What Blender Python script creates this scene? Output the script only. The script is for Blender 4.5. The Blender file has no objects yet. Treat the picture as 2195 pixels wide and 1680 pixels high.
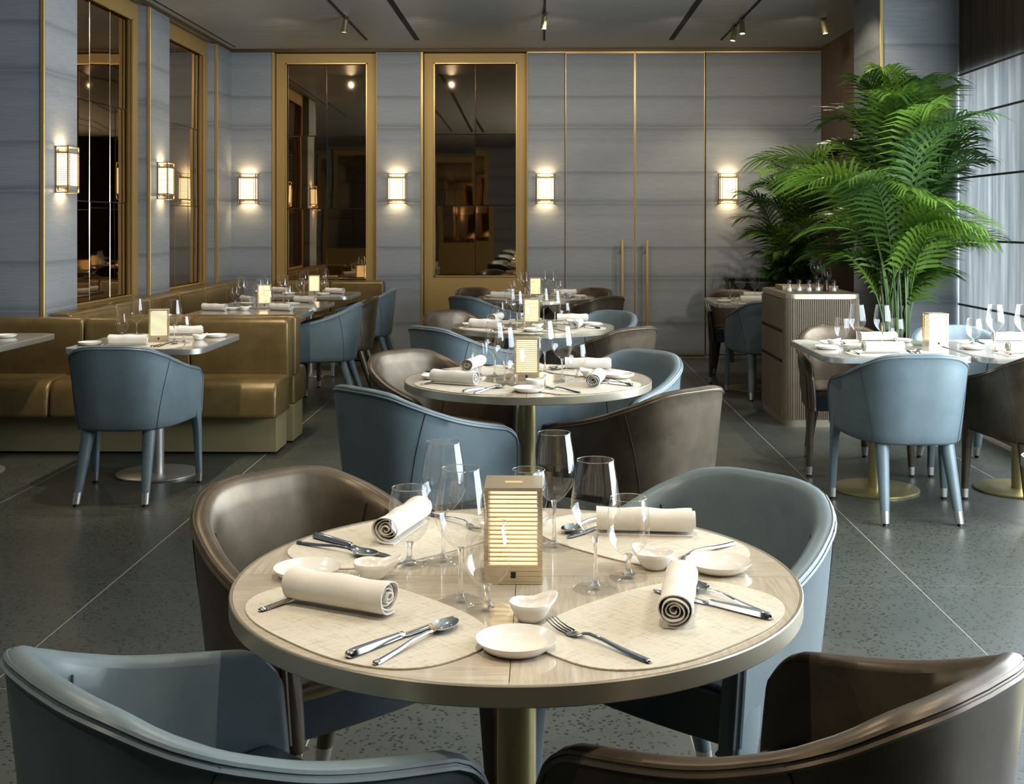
import bpy, bmesh, math, random
from mathutils import Vector, Matrix
random.seed(7)
PI = math.pi
C = bpy.context.scene.collection
SC = bpy.context.scene

# ------------------------------------------------------------------ camera, world, exposure, big lights
cam = bpy.data.cameras.new('camera'); camo = bpy.data.objects.new('camera', cam); C.objects.link(camo)
cam.sensor_width = 36; cam.lens = 36 * 2500 / 2195
cam.shift_x = -(1125 - 1097.5) / 2195; cam.shift_y = -(840 - 479) / 2195
cam.clip_start = .05
camo.location = (0, 0, 1.38); camo.rotation_euler = (PI / 2, 0, math.atan(35 / 2500))
SC.camera = camo
SC.view_settings.view_transform = 'Standard'; SC.view_settings.look = 'None'
SC.view_settings.gamma = 1; SC.view_settings.use_curve_mapping = False
SC.view_settings.exposure = .32
w = bpy.data.worlds.new('world'); SC.world = w; w.use_nodes = True
w.node_tree.nodes['Background'].inputs[0].default_value = (.6, .75, .95, 1)
w.node_tree.nodes['Background'].inputs[1].default_value = .25
cy = SC.cycles
cy.max_bounces = 9; cy.diffuse_bounces = 3; cy.glossy_bounces = 4; cy.transmission_bounces = 8
cy.transparent_max_bounces = 24; cy.caustics_reflective = False; cy.caustics_refractive = False
cy.use_adaptive_sampling = True; cy.adaptive_threshold = .015; cy.sample_clamp_indirect = 4; cy.use_denoising = True
try: cy.blur_glossy = .5
except Exception: pass

def area(name, loc, rot, sx, sy, power, col, spread=PI):
    l = bpy.data.lights.new(name, 'AREA'); l.shape = 'RECTANGLE'; l.size = sx; l.size_y = sy
    l.energy = power; l.color = col; l.spread = spread
    o = bpy.data.objects.new(name, l); o.location = loc; o.rotation_euler = rot; C.objects.link(o); return o
# daylight through the windows of the right wall (open ones nearer the camera, shaded ones further on)
area('window_daylight', (3.13, 4.5, 1.45), (0, PI / 2, 0), 2.0, 5.5, 380, (.80, .91, 1.0))
area('shade_daylight', (3.27, 7.97, 1.46), (0, PI / 2, 0), 2.0, 1.16, 74, (.80, .91, 1.0))

def spot(loc, target, power, size=70, blend=.55, col=(1, .86, .66), rad=.03):
    l = bpy.data.lights.new('spot_light', 'SPOT'); l.energy = power; l.spot_size = math.radians(size)
    l.spot_blend = blend; l.color = col; l.shadow_soft_size = rad
    o = bpy.data.objects.new('spot_light', l); o.location = loc
    o.rotation_euler = (Vector(target) - Vector(loc)).to_track_quat('-Z', 'Y').to_euler()
    C.objects.link(o); return o
# ------------------------------------------------------------------ materials
def M(name, col=(.5, .5, .5), rough=.5, metal=0.0, coat=0.0, spec=.5, emit=None, estr=0, trans=0, ior=1.45):
    m = bpy.data.materials.new(name); m.use_nodes = True
    b = m.node_tree.nodes['Principled BSDF']
    b.inputs['Base Color'].default_value = (*col, 1); b.inputs['Roughness'].default_value = rough
    b.inputs['Metallic'].default_value = metal; b.inputs['Coat Weight'].default_value = coat
    b.inputs['Coat Roughness'].default_value = .06
    b.inputs['Specular IOR Level'].default_value = spec; b.inputs['IOR'].default_value = ior
    b.inputs['Transmission Weight'].default_value = trans
    if emit: b.inputs['Emission Color'].default_value = (*emit, 1); b.inputs['Emission Strength'].default_value = estr
    return m
class N:
    def __init__(s, m): s.m = m; s.t = m.node_tree; s.n = s.t.nodes; s.b = s.n.get('Principled BSDF')
    def new(s, typ, **kw):
        n = s.n.new(typ)
        for k, v in kw.items():
            if hasattr(n, k): setattr(n, k, v)
            else: n.inputs[k.replace('_', ' ')].default_value = v
        return n
    def lk(s, a, ao, b, bi): s.t.links.new(a.outputs[ao], b.inputs[bi])
    def coords(s, scale=(1, 1, 1), rot=(0, 0, 0), obj=True):
        if obj:
            tc = s.new('ShaderNodeTexCoord'); out = (tc, 'Object')
        else:
            tc = s.new('ShaderNodeNewGeometry'); out = (tc, 'Position')
        mp = s.new('ShaderNodeMapping'); mp.inputs['Scale'].default_value = scale; mp.inputs['Rotation'].default_value = rot
        s.lk(out[0], out[1], mp, 'Vector'); return mp
    def noise(s, mp, scale=5, detail=4, rough=.55):
        n = s.new('ShaderNodeTexNoise'); n.inputs['Scale'].default_value = scale; n.inputs['Detail'].default_value = detail
        n.inputs['Roughness'].default_value = rough; s.lk(mp, 0, n, 'Vector'); return n
    def ramp(s, src, out, stops, interp='LINEAR'):
        r = s.new('ShaderNodeValToRGB'); r.color_ramp.interpolation = interp; e = r.color_ramp.elements
        while len(e) < len(stops): e.new(.5)
        for i, (p, c) in enumerate(stops):
            e[i].position = p; e[i].color = (*c, 1) if len(c) == 3 else c
        s.lk(src, out, r, 'Fac'); return r
    def bump(s, src, out, strength=.2, dist=.01, to=None):
        b = s.new('ShaderNodeBump'); b.inputs['Strength'].default_value = strength; b.inputs['Distance'].default_value = dist
        s.lk(src, out, b, 'Height'); s.lk(b, 0, to or s.b, 'Normal'); return b

def leather(name, dark, light, rough=.38, metal=0.0, scale=7):
    m = M(name, light, rough, metal, spec=.55); k = N(m)
    mp = k.coords(); n = k.noise(mp, scale, 5, .65)
    r = k.ramp(n, 'Fac', [(.32, dark), (.68, light)]); k.lk(r, 0, k.b, 'Base Color')
    n2 = k.noise(mp, 420, 2); k.bump(n2, 'Fac', .12, .0006)
    return m
blue_leather = leather('blue_leather', (.125, .165, .182), (.158, .208, .228), .38)
brown_leather = leather('brown_leather', (.075, .057, .038), (.14, .105, .068), .37, .5)
navy_leather = leather('navy_leather', (.02, .038, .06), (.03, .055, .085), .35)
olive_leather = leather('olive_leather', (.13, .085, .030), (.20, .138, .050), .34, .35)
thread_mat = M('seam_thread', (.03, .04, .045), .7)
plinth_mat = M('khaki_lacquer', (.28, .235, .115), .45)
def brushed(name, col, rough=.35, sc=(3, 3, 300)):
    m = M(name, col, rough, .85); k = N(m); mp = k.coords(sc); n = k.noise(mp, 4, 2)
    k.bump(n, 'Fac', .06, .0006); return m
champagne = M('champagne_metal', (.50, .45, .34), .36, .8)
silver_rim = M('silver_metal', (.56, .55, .51), .34, .8)
brass_col = M('brass_column', (.50, .42, .20), .33, .85)
grey_metal = M('grey_metal', (.5, .48, .46), .35, .8)
gold_frame = M('gold_frame', (.42, .275, .095), .5, .35)
gold_trim = M('gold_trim', (.62, .43, .16), .35, .7)
bronze_trim = M('bronze_trim', (.10, .065, .03), .45, .5)
sconce_metal = M('sconce_brass', (.40, .28, .12), .35, .8)
cap_metal = M('chair_cap_metal', (.60, .57, .53), .3, .85)
black = M('black_plastic', (.012, .012, .012), .4)
steel = M('polished_steel', (.72, .70, .67), .09, 1)
dark_slot = M('dark_slot', (.004, .004, .004), .8)
porcelain = M('white_porcelain', (.82, .79, .74), .18, coat=.6)
pot_mat = M('dark_pot', (.05, .05, .05), .5)
soil = M('soil', (.03, .02, .012), .9)
tray_mat = M('tan_tray', (.42, .27, .13), .4)
navy_mat = M('dark_console', (.02, .022, .026), .35)

def wallpaper():
    m = M('banded_wallpaper', rough=.5, spec=.35); k = N(m)
    mp = k.coords((1, 1, 1), obj=False)
    n = k.noise(k.coords((.9, .9, 1.2), obj=False), 1.1, 2)
    sep = k.new('ShaderNodeSeparateXYZ'); k.lk(mp, 0, sep, 0)
    off = k.new('ShaderNodeMath', operation='MULTIPLY'); k.lk(n, 'Fac', off, 0); off.inputs[1].default_value = .035
    add = k.new('ShaderNodeMath', operation='ADD'); k.lk(sep, 'Z', add, 0); k.lk(off, 0, add, 1)
    dv = k.new('ShaderNodeMath', operation='MULTIPLY'); k.lk(add, 0, dv, 0); dv.inputs[1].default_value = 1 / .775
    ad2 = k.new('ShaderNodeMath', operation='ADD'); k.lk(dv, 0, ad2, 0); ad2.inputs[1].default_value = .27
    fr = k.new('ShaderNodeMath', operation='FRACT'); k.lk(ad2, 0, fr, 0)
    A = (.268, .284, .300); B = (.243, .259, .275); D = (.185, .200, .216); L = (.288, .303, .318)
    r = k.ramp(fr, 0, [(0, A), (.10, L), (.19, B), (.21, A), (.29, B), (.335, D), (.347, A), (.36, D), (.42, A), (.58, L), (.70, A), (.755, D), (.775, A), (1, A)])
    fine = k.noise(k.coords((2, 2, 60), obj=False), 3, 4)
    rr = k.ramp(fine, 'Fac', [(.3, (.86, .86, .86)), (.7, (1.1, 1.1, 1.1))])
    mx = k.new('ShaderNodeMixRGB', blend_type='MULTIPLY'); mx.inputs[0].default_value = 1
    k.lk(r, 0, mx, 1); k.lk(rr, 0, mx, 2); k.lk(mx, 0, k.b, 'Base Color')
    return m
wallp = wallpaper()
def ceil_mat():
    m = M('ceiling_paint', (.33, .34, .33), .42, spec=.4); k = N(m)
    n = k.noise(k.coords((1, 3, 1)), 2, 3); k.bump(n, 'Fac', .15, .05)
    return m
ceilm = ceil_mat()
def terrazzo():
    m = M('terrazzo_tile', rough=.38, spec=.5); k = N(m)
    mp = k.coords((1, 1, 1), obj=False); n = k.noise(mp, 1.2, 5, .6)
    base = k.ramp(n, 'Fac', [(.3, (.046, .052, .042)), (.7, (.076, .080, .065))])
    v = k.new('ShaderNodeTexVoronoi', feature='F1'); v.inputs['Scale'].default_value = 62; v.inputs['Randomness'].default_value = 1
    nz = k.noise(mp, 60, 2); mxv = k.new('ShaderNodeMixRGB'); mxv.inputs[0].default_value = .012; k.lk(mp, 0, mxv, 1); k.lk(nz, 'Color', mxv, 2)
    k.lk(mxv, 0, v, 'Vector')
    chip = k.ramp(v, 'Distance', [(.30, (1, 1, 1)), (.36, (0, 0, 0))])
    pick = k.ramp(v, 'Color', [(.38, (0, 0, 0)), (.42, (1, 1, 1))])
    mul = k.new('ShaderNodeMath', operation='MULTIPLY'); k.lk(chip, 0, mul, 0); k.lk(pick, 0, mul, 1)
    mx = k.new('ShaderNodeMixRGB'); k.lk(mul, 0, mx, 0); k.lk(base, 0, mx, 1); mx.inputs[2].default_value = (.014, .016, .013, 1)
    k.lk(mx, 0, k.b, 'Base Color'); return m
tile_mat = terrazzo()
grout = M('pale_grout', (.50, .48, .40), .8)
def wood(name, c1, c2, scale=(26, 26, 1.6), rough=.45, obj=True, coat=0, det=4):
    m = M(name, c1, rough, coat=coat); k = N(m)
    n = k.noise(k.coords(scale, obj=obj), 2.2, det, .65)
    r = k.ramp(n, 'Fac', [(.3, c1), (.7, c2)]); k.lk(r, 0, k.b, 'Base Color'); return m
cab_wood = wood('greige_veneer', (.17, .128, .082), (.225, .175, .118), (12, 12, 1.2), .5)
cab_dark = M('cabinet_gap', (.02, .012, .008), .7)
brown_wood = wood('brown_wood_wall', (.085, .05, .028), (.15, .09, .05), (30, 30, 1.5), .5)
veneer = wood('table_veneer', (.44, .375, .285), (.60, .53, .42), (5, 60, 5), .10, coat=.5, det=5)
veneer_sq = wood('square_table_veneer', (.36, .33, .28), (.47, .44, .38), (5, 60, 5), .14, coat=.5)
def linen(name, col, sc=350, rough=.85, strength=.25, lo=.16):
    m = M(name, col, rough, spec=.2); k = N(m)
    n1 = k.noise(k.coords((1, .12, 1)), sc, 2); n2 = k.noise(k.coords((.12, 1, 1)), sc, 2)
    a = k.new('ShaderNodeMath', operation='ADD'); k.lk(n1, 'Fac', a, 0); k.lk(n2, 'Fac', a, 1)
    r = k.ramp(a, 0, [(.7, tuple(c * (1 - lo) for c in col)), (1.2, tuple(min(1, c * (1 + lo * .5)) for c in col))]); k.lk(r, 0, k.b, 'Base Color')
    k.bump(a, 0, strength, .001); return m
mat_linen = linen('placemat_weave', (.56, .52, .43), 260)
nap_mat = linen('napkin_cotton', (.76, .72, .66), 700, strength=.05, lo=.04)
def shade_fabric():
    m = bpy.data.materials.new('shade_fabric'); m.use_nodes = True; k = N(m); k.n.remove(k.b)
    n = k.noise(k.coords((1, 9, .55), obj=False), 1.3, 4, .6)
    r = k.ramp(n, 'Fac', [(.3, (.33, .35, .36)), (.5, (.42, .43, .43)), (.7, (.56, .56, .55))])
    d = k.new('ShaderNodeBsdfDiffuse'); dcol = k.ramp(n, 'Fac', [(.3, (.13, .095, .065)), (.7, (.20, .155, .11))]); k.lk(dcol, 0, d, 'Color')
    t = k.new('ShaderNodeBsdfTranslucent'); k.lk(r, 0, t, 'Color')
    mx = k.new('ShaderNodeMixShader'); mx.inputs[0].default_value = .5; k.lk(d, 0, mx, 1); k.lk(t, 0, mx, 2)
    k.lk(mx, 0, k.n['Material Output'], 'Surface'); return m
shade_mat = shade_fabric()
def thin_glass():
    m = bpy.data.materials.new('thin_glass'); m.use_nodes = True; k = N(m); k.n.remove(k.b)
    lw = k.new('ShaderNodeLayerWeight'); lw.inputs['Blend'].default_value = .28
    r = k.ramp(lw, 'Facing', [(0, (.05,) * 3), (.45, (.10,) * 3), (.75, (.36,) * 3), (1, (1.0,) * 3)])
    tr = k.new('ShaderNodeBsdfTransparent'); tr.inputs[0].default_value = (.975, .975, .97, 1)
    gl = k.new('ShaderNodeBsdfGlossy'); gl.inputs['Roughness'].default_value = .02; gl.inputs['Color'].default_value = (1, 1, 1, 1)
    mx = k.new('ShaderNodeMixShader'); k.lk(r, 0, mx, 0); k.lk(tr, 0, mx, 1); k.lk(gl, 0, mx, 2)
    k.lk(mx, 0, k.n['Material Output'], 'Surface'); return m
glass_thin = thin_glass()
def solid_glass():
    m = bpy.data.materials.new('clear_stem_glass'); m.use_nodes = True; k = N(m); k.n.remove(k.b)
    g = k.new('ShaderNodeBsdfGlass'); g.inputs['Roughness'].default_value = .01; g.inputs['IOR'].default_value = 1.5
    tr = k.new('ShaderNodeBsdfTransparent'); mx = k.new('ShaderNodeMixShader'); mx.inputs[0].default_value = .7
    k.lk(tr, 0, mx, 1); k.lk(g, 0, mx, 2); k.lk(mx, 0, k.n['Material Output'], 'Surface'); return m
glass_solid = solid_glass()
mirror = M('bronze_mirror', (.42, .31, .20), .02, 1)
mirror_edge = M('mirror_bevel', (.40, .33, .24), .15, 1)
window_glass = glass_thin
frame_dark = M('window_frame_metal', (.10, .085, .07), .4, .5)
lamp_glow = M('lamp_glow', (.9, .8, .6), .5, emit=(1, .70, .36), estr=9)
lamp_diff = M('lamp_diffuser', (.45, .34, .18), .5, emit=(1, .72, .38), estr=1.55)
sconce_glow = M('sconce_glow', (.9, .85, .7), .5, emit=(1, .80, .52), estr=1.9)
spot_glow = M('spot_lens', (1, 1, 1), .5, emit=(1, .88, .7), estr=12)
slat_metal = M('lamp_slat_metal', (.72, .61, .43), .28, .75)
def leaf_mat(name, a, b):
    m = M(name, a, .38, spec=.5); k = N(m); oi = k.new('ShaderNodeObjectInfo')
    n = k.noise(k.coords(), 9, 3)
    ad = k.new('ShaderNodeMath', operation='ADD'); k.lk(oi, 'Random', ad, 0); k.lk(n, 'Fac', ad, 1)
    r = k.ramp(ad, 0, [(.5, a), (1.3, b)]); k.lk(r, 0, k.b, 'Base Color')
    tl = k.new('ShaderNodeBsdfTranslucent'); k.lk(r, 0, tl, 'Color')
    mx = k.new('ShaderNodeMixShader'); mx.inputs[0].default_value = .35; k.lk(k.b, 0, mx, 1); k.lk(tl, 0, mx, 2)
    k.lk(mx, 0, k.n['Material Output'], 'Surface'); return m
palm_green = leaf_mat('palm_green', (.030, .080, .012), (.135, .25, .030))
palm_dark = leaf_mat('palm_dark_green', (.014, .042, .010), (.055, .115, .022))
stem_green = M('stem_green', (.16, .24, .05), .45)

# ------------------------------------------------------------------ helpers
def link(name, me, mat=None, parent=None, loc=(0, 0, 0), rot=(0, 0, 0)):
    o = bpy.data.objects.new(name, me); C.objects.link(o); o.location = loc; o.rotation_euler = rot
    if mat and me is not None and not me.materials: me.materials.append(mat)
    if parent: o.parent = parent
    return o
def mesh(name, V, F, mat, smooth=False, auto=None):
    me = bpy.data.meshes.new(name); me.from_pydata([tuple(v) for v in V], [], F); me.materials.append(mat)
    bm = bmesh.new(); bm.from_mesh(me); bmesh.ops.recalc_face_normals(bm, faces=bm.faces)
    if smooth:
        for f in bm.faces: f.smooth = True
        if auto is not None:
            for e in bm.edges:
                if len(e.link_faces) == 2 and e.calc_face_angle(0) > math.radians(auto): e.smooth = False
    bm.to_mesh(me); bm.free(); me.update(); return me
def from_bm(name, bm, mat, smooth=False, auto=35):
    bmesh.ops.recalc_face_normals(bm, faces=bm.faces)
    if smooth:
        for f in bm.faces: f.smooth = True
        for e in bm.edges:
            if len(e.link_faces) == 2 and e.calc_face_angle(0) > math.radians(auto): e.smooth = False
    me = bpy.data.meshes.new(name); bm.to_mesh(me); bm.free(); me.materials.append(mat); return me
def bxm(bm, x0, x1, y0, y1, z0, z1):
    vs = [bm.verts.new(p) for p in ((x0, y0, z0), (x1, y0, z0), (x1, y1, z0), (x0, y1, z0), (x0, y0, z1), (x1, y0, z1), (x1, y1, z1), (x0, y1, z1))]
    for f in ((0, 3, 2, 1), (4, 5, 6, 7), (0, 1, 5, 4), (1, 2, 6, 5), (2, 3, 7, 6), (3, 0, 4, 7)): bm.faces.new([vs[i] for i in f])
def boxes(name, bs, mat, bevel=0, seg=2):
    bm = bmesh.new()
    for b in bs: bxm(bm, *b)
    if bevel: bmesh.ops.bevel(bm, geom=list(bm.edges), offset=bevel, segments=seg, affect='EDGES', profile=.5)
    return from_bm(name, bm, mat, bool(bevel), 20)
def lathe(name, prof, mat, n=32, smooth=True, closed=False, auto=40):
    V, F = [], []
    m = len(prof)
    for i in range(n):
        a = 2 * PI * i / n
        for r, z in prof: V.append((r * math.cos(a), r * math.sin(a), z))
    for i in range(n):
        j = (i + 1) % n
        for k in range(m - 1 if not closed else m):
            k2 = (k + 1) % m; F.append((i * m + k, j * m + k, j * m + k2, i * m + k2))
    me = mesh(name, V, F, mat)
    bm = bmesh.new(); bm.from_mesh(me); bmesh.ops.remove_doubles(bm, verts=bm.verts, dist=1e-5)
    bmesh.ops.dissolve_degenerate(bm, edges=bm.edges, dist=1e-6)
    bmesh.ops.recalc_face_normals(bm, faces=bm.faces)
    for f in bm.faces: f.smooth = smooth
    for e in bm.edges:
        if len(e.link_faces) == 2 and e.calc_face_angle(0) > math.radians(auto): e.smooth = False
    bm.to_mesh(me); bm.free(); return me
def tube_bm(bm, pts, rad, n=6, cap=True):
    pts = [Vector(p) for p in pts]; rings = []
    rf = rad if callable(rad) else (lambda t: rad)
    up = None
    for i, p in enumerate(pts):
        t = (pts[min(i + 1, len(pts) - 1)] - pts[max(i - 1, 0)]).normalized()
        if up is None: up = t.orthogonal().normalized()
        up = (up - t * up.dot(t)).normalized(); sd = t.cross(up); r = rf(i / max(1, len(pts) - 1))
        rings.append([bm.verts.new(p + (up * math.cos(2 * PI * k / n) + sd * math.sin(2 * PI * k / n)) * r) for k in range(n)])
    for a, b in zip(rings, rings[1:]):
        for k in range(n): bm.faces.new((a[k], a[(k + 1) % n], b[(k + 1) % n], b[k]))
    if cap: bm.faces.new(rings[0]); bm.faces.new(rings[-1])
def tube(name, pts, rad, mat, n=6):
    bm = bmesh.new(); tube_bm(bm, pts, rad, n); return from_bm(name, bm, mat, True, 60)
def prism(name, outline, z0, z1, mat, bevel=0, seg=2, smooth=True):
    bm = bmesh.new(); a = [bm.verts.new((x, y, z0)) for x, y in outline]; b = [bm.verts.new((x, y, z1)) for x, y in outline]
    n = len(a); bot = bm.faces.new(a[::-1]); top = bm.faces.new(b)
    for i in range(n): bm.faces.new((a[i], a[(i + 1) % n], b[(i + 1) % n], b[i]))
    if bevel: bmesh.ops.bevel(bm, geom=[e for e in bm.edges if (e in top.edges or e in bot.edges)], offset=bevel, segments=seg, affect='EDGES', profile=.5)
    return from_bm(name, bm, mat, smooth, 20)
def loft(name, rings, mat, cap=True, smooth=True, auto=45):
    V, F = [], []; n = len(rings[0])
    for r in rings: V += [tuple(p) for p in r]
    for i in range(len(rings) - 1):
        for k in range(n): F.append((i * n + k, i * n + (k + 1) % n, (i + 1) * n + (k + 1) % n, (i + 1) * n + k))
    if cap: F.append(tuple(range(n))[::-1]); F.append(tuple(range((len(rings) - 1) * n, len(rings) * n)))
    return mesh(name, V, F, mat, smooth, auto)
def rrect(hx, hy, r, n=6):
    P = []
    for cx, cy_, a0 in ((hx - r, hy - r, 0), (-hx + r, hy - r, 90), (-hx + r, -hy + r, 180), (hx - r, -hy + r, 270)):
        for i in range(n + 1):
            a = math.radians(a0 + 90 * i / n); P.append((cx + r * math.cos(a), cy_ + r * math.sin(a)))
    return P
def tag(o, label=None, cat=None, group=None, kind=None):
    if label: o['label'] = label
    if cat: o['category'] = cat
    if group: o['group'] = group
    if kind: o['kind'] = kind
    return o
def thing(name, label, cat, loc=(0, 0, 0), rz=0, group=None):
    o = bpy.data.objects.new(name, None); C.objects.link(o); o.empty_display_size = .05
    o.location = loc; o.rotation_euler = (0, 0, rz); return tag(o, label, cat, group)
def struct(name, me, mat=None, parent=None):
    o = link(name, me, mat, parent)
    if not parent: o['kind'] = 'structure'
    return o
KIDS = {}
def kids(o):
    if o.name not in KIDS: KIDS[o.name] = list(o.children)
    return KIDS[o.name]
def dup(src, loc=None, rz=None, label=None, group=None, scale=None):
    def cp(o, par):
        c = o.copy(); C.objects.link(c); c.parent = par
        for ch in kids(o): cp(ch, c)
        return c
    c = cp(src, None)
    if loc is not None: c.location = loc
    if rz is not None: c.rotation_euler = (0, 0, rz)
    if label: c['label'] = label
    if group: c['group'] = group
    if scale: c.scale = (scale,) * 3
    return c
class Proto:
    """first call moves the original, later calls copy it"""
    def __init__(s, o): s.o = o; s.used = False
    def put(s, loc, rz, label, group):
        if not s.used:
            s.used = True; o = s.o; kids(o); s.tmpl = o
            o.location = loc; o.rotation_euler = (0, 0, rz); tag(o, label, None, group); return o
        return dup(s.tmpl, loc, rz, label, group)

# ------------------------------------------------------------------ room shell
H = 3.18; LX, RX, BY, NY = -3.2, 3.05, 12.0, -5.0
floor = struct('floor', boxes('floor', [(-7.0, 4.2, NY, BY + .2, -.10, -.0010)], grout))
tcache = {}
TX0, TY0, TS = -1.647, 4.467, 1.0255
ti = 0
for i in range(-6, 7):
    for j in range(-10, 9):
        x0, y0 = TX0 + i * TS, TY0 + j * TS
        x1, y1 = min(x0 + TS, 4.1), min(y0 + TS, BY + .15); x0 = max(x0, -6.9); y0 = max(y0, NY)
        if x1 - x0 < .05 or y1 - y0 < .05: continue
        key = (round(x1 - x0, 3), round(y1 - y0, 3))
        if key not in tcache:
            g = .0024; tcache[key] = boxes('tile', [(g, key[0] - g, g, key[1] - g, -.0009, 0)], tile_mat, 0)
        link('tile', tcache[key], None, floor, (x0, y0, 0))
struct('ceiling', boxes('ceiling', [(-7.0, 4.2, NY, BY + .2, H, H + .15)], ceilm))
# slots and tracks in the ceiling
def ceil_strip(x, wd, y0, y1, nm, mt, dz=.003):
    return struct(nm, boxes(nm, [(x - wd / 2, x + wd / 2, y0, y1, H - dz, H + .02)], mt))
ceil_strip(-1.216, .05, 2, 11.42, 'trim_1', dark_slot); ceil_strip(1.274, .05, 2, 11.44, 'trim_2', dark_slot)
ceil_strip(-1.708, .02, 2, 11.4, 'trim_3', dark_slot, .006); ceil_strip(.03, .02, 2, 11.45, 'trim_4', dark_slot, .006)
ceil_strip(1.763, .02, 2, 11.45, 'trim_5', dark_slot, .006)
ceil_strip(-3.12, .014, 5, 11.85, 'trim_6', dark_slot)

# back wall (faces -Y) at y=12; panels stand 3 cm proud of niches
def px(x): return (x - 1160) * .0048
def wp(nm, b): return struct(nm, boxes(nm, [b], wallp))
struct('wall_back', boxes('wall_back', [(-3.6, RX + .3, BY + .12, BY + .3, 0, H)], wallp))
wb = wp('wall_back_left', (LX, px(581), BY, BY + .12, 0, 3.145))
wp('wall_back_middle', (px(807), px(902), BY, BY + .12, 0, 3.145))
wp('wall_back_right', (px(1131), px(1210.3), BY, BY + .12, 0, 3.145))
wp('wall_back_corner', (px(1512.5), 2.87, BY, BY + .12, .04, 3.145))
struct('trim_7', boxes('trim', [(LX, 2.87, BY - .012, BY + .12, 3.147, H)], bronze_trim, .003))
struct('trim_8', boxes('trim', [(px(1131), 2.87, BY - .004, BY + .02, 3.136, 3.147)], gold_trim))
struct('baseboard_back', boxes('baseboard', [(px(1131), 2.87, BY + .01, BY + .12, 0, .04)], M('base_grey', (.2, .2, .19), .5)))

# double doors
def door(idx, x0, x1, hx):
    d = struct('door_%d' % idx, boxes('door', [(x0 + .004, x1 - .004, BY, BY + .06, .045, 3.13)], wallp))
    bm = bmesh.new()
    bxm(bm, x0, x0 + .006, BY - .004, BY + .05, .03, 3.135); bxm(bm, x1 - .006, x1, BY - .004, BY + .05, .03, 3.135)
    bxm(bm, x0, x1, BY - .004, BY + .05, 3.13, 3.137); bxm(bm, x0, x1, BY - .004, BY + .05, .03, .04)
    link('door_frame', from_bm('door_frame', bm, gold_trim), None, d)
    bm = bmesh.new(); bxm(bm, hx - .013, hx + .013, BY - .085, BY - .055, .25, 1.215)
    bxm(bm, hx - .008, hx + .008, BY - .06, BY, .34, .36); bxm(bm, hx - .008, hx + .008, BY - .06, BY, 1.10, 1.12)
    bmesh.ops.bevel(bm, geom=list(bm.edges), offset=.002, segments=1, affect='EDGES')
    h = link('door_handle', from_bm('door_handle', bm, gold_trim), None, d); h['label'] = 'tall brass pull bar'
door(1, px(1212), px(1360), px(1333)); door(2, px(1361), px(1510), px(1385.5))

# framed bronze mirrors
def mirror_thing(name, label, W, Ht, fw, fb, nx, nz, loc, rz, base=0.0, seedk=0):
    """local: x along wall, faces -y; outer width W, from z=base to Ht; frame width fw, bottom fb"""
    t = thing(name, label, 'mirror', loc, rz, 'bronze mirrors in gold frames')
    bm = bmesh.new(); d0, d1 = -.035, .02
    bxm(bm, -W / 2, -W / 2 + fw, d0, d1, base, Ht); bxm(bm, W / 2 - fw, W / 2, d0, d1, base, Ht)
    bxm(bm, -W / 2 + fw, W / 2 - fw, d0, d1, Ht - fw, Ht); bxm(bm, -W / 2 + fw, W / 2 - fw, d0, d1, base, base + fb)
    link('frame', from_bm('frame', bm, gold_frame), None, t)
    bm = bmesh.new(); e = .012
    x0, x1, z0, z1 = -W / 2 + fw, W / 2 - fw, base + fb, Ht - fw
    bxm(bm, x0, x0 + e, d0 - .012, d0, z0, z1); bxm(bm, x1 - e, x1, d0 - .012, d0, z0, z1); bxm(bm, x0, x1, d0 - .012, d0, z1 - e, z1); bxm(bm, x0, x1, d0 - .012, d0, z0, z0 + e)
    link('inner_bead', from_bm('inner_bead', bm, gold_trim), None, t)
    rnd = random.Random(3 + seedk)
    pw, ph = (x1 - x0) / nx, (z1 - z0) / nz; be = .0055
    for i in range(nx):
        for j in range(nz):
            V = [(-pw / 2 + .001, 0, -ph / 2 + .001), (pw / 2 - .001, 0, -ph / 2 + .001), (pw / 2 - .001, 0, ph / 2 - .001), (-pw / 2 + .001, 0, ph / 2 - .001)]
            N_ = 6; grid = []
            amp = rnd.uniform(.0004, .0010); sgn = rnd.choice((-1, 1))
            VV, FF = [], []
            for a in range(N_ + 1):
                for b in range(N_ + 1):
                    u = -1 + 2 * a / N_; v = -1 + 2 * b / N_
                    VV.append((u * (pw / 2 - be), -.006 + sgn * amp * (1 - u * u) * (1 - v * v * .5), v * (ph / 2 - be)))
            for a in range(N_):
                for b in range(N_): q = a * (N_ + 1) + b; FF.append((q, q + N_ + 1, q + N_ + 2, q + 1))
            me = mesh('pane', VV, FF, mirror, True)
            o = link('pane', me, None, t, (x0 + pw * (i + .5), -.002, z0 + ph * (j + .5)), (rnd.uniform(-.006, .006), 0, rnd.uniform(-.006, .006)))
            a1, b1, a2, b2 = pw / 2 - be, ph / 2 - be, pw / 2 - .0008, ph / 2 - .0008
            Vb = [(-a1, -.006, -b1), (a1, -.006, -b1), (a1, -.006, b1), (-a1, -.006, b1), (-a2, -.001, -b2), (a2, -.001, -b2), (a2, -.001, b2), (-a2, -.001, b2)]
            link('bevel_edge', mesh('bevel_edge', Vb, [(0, 1, 5, 4), (1, 2, 6, 5), (2, 3, 7, 6), (3, 0, 4, 7)], mirror_edge), None, o)
    return t
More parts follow.
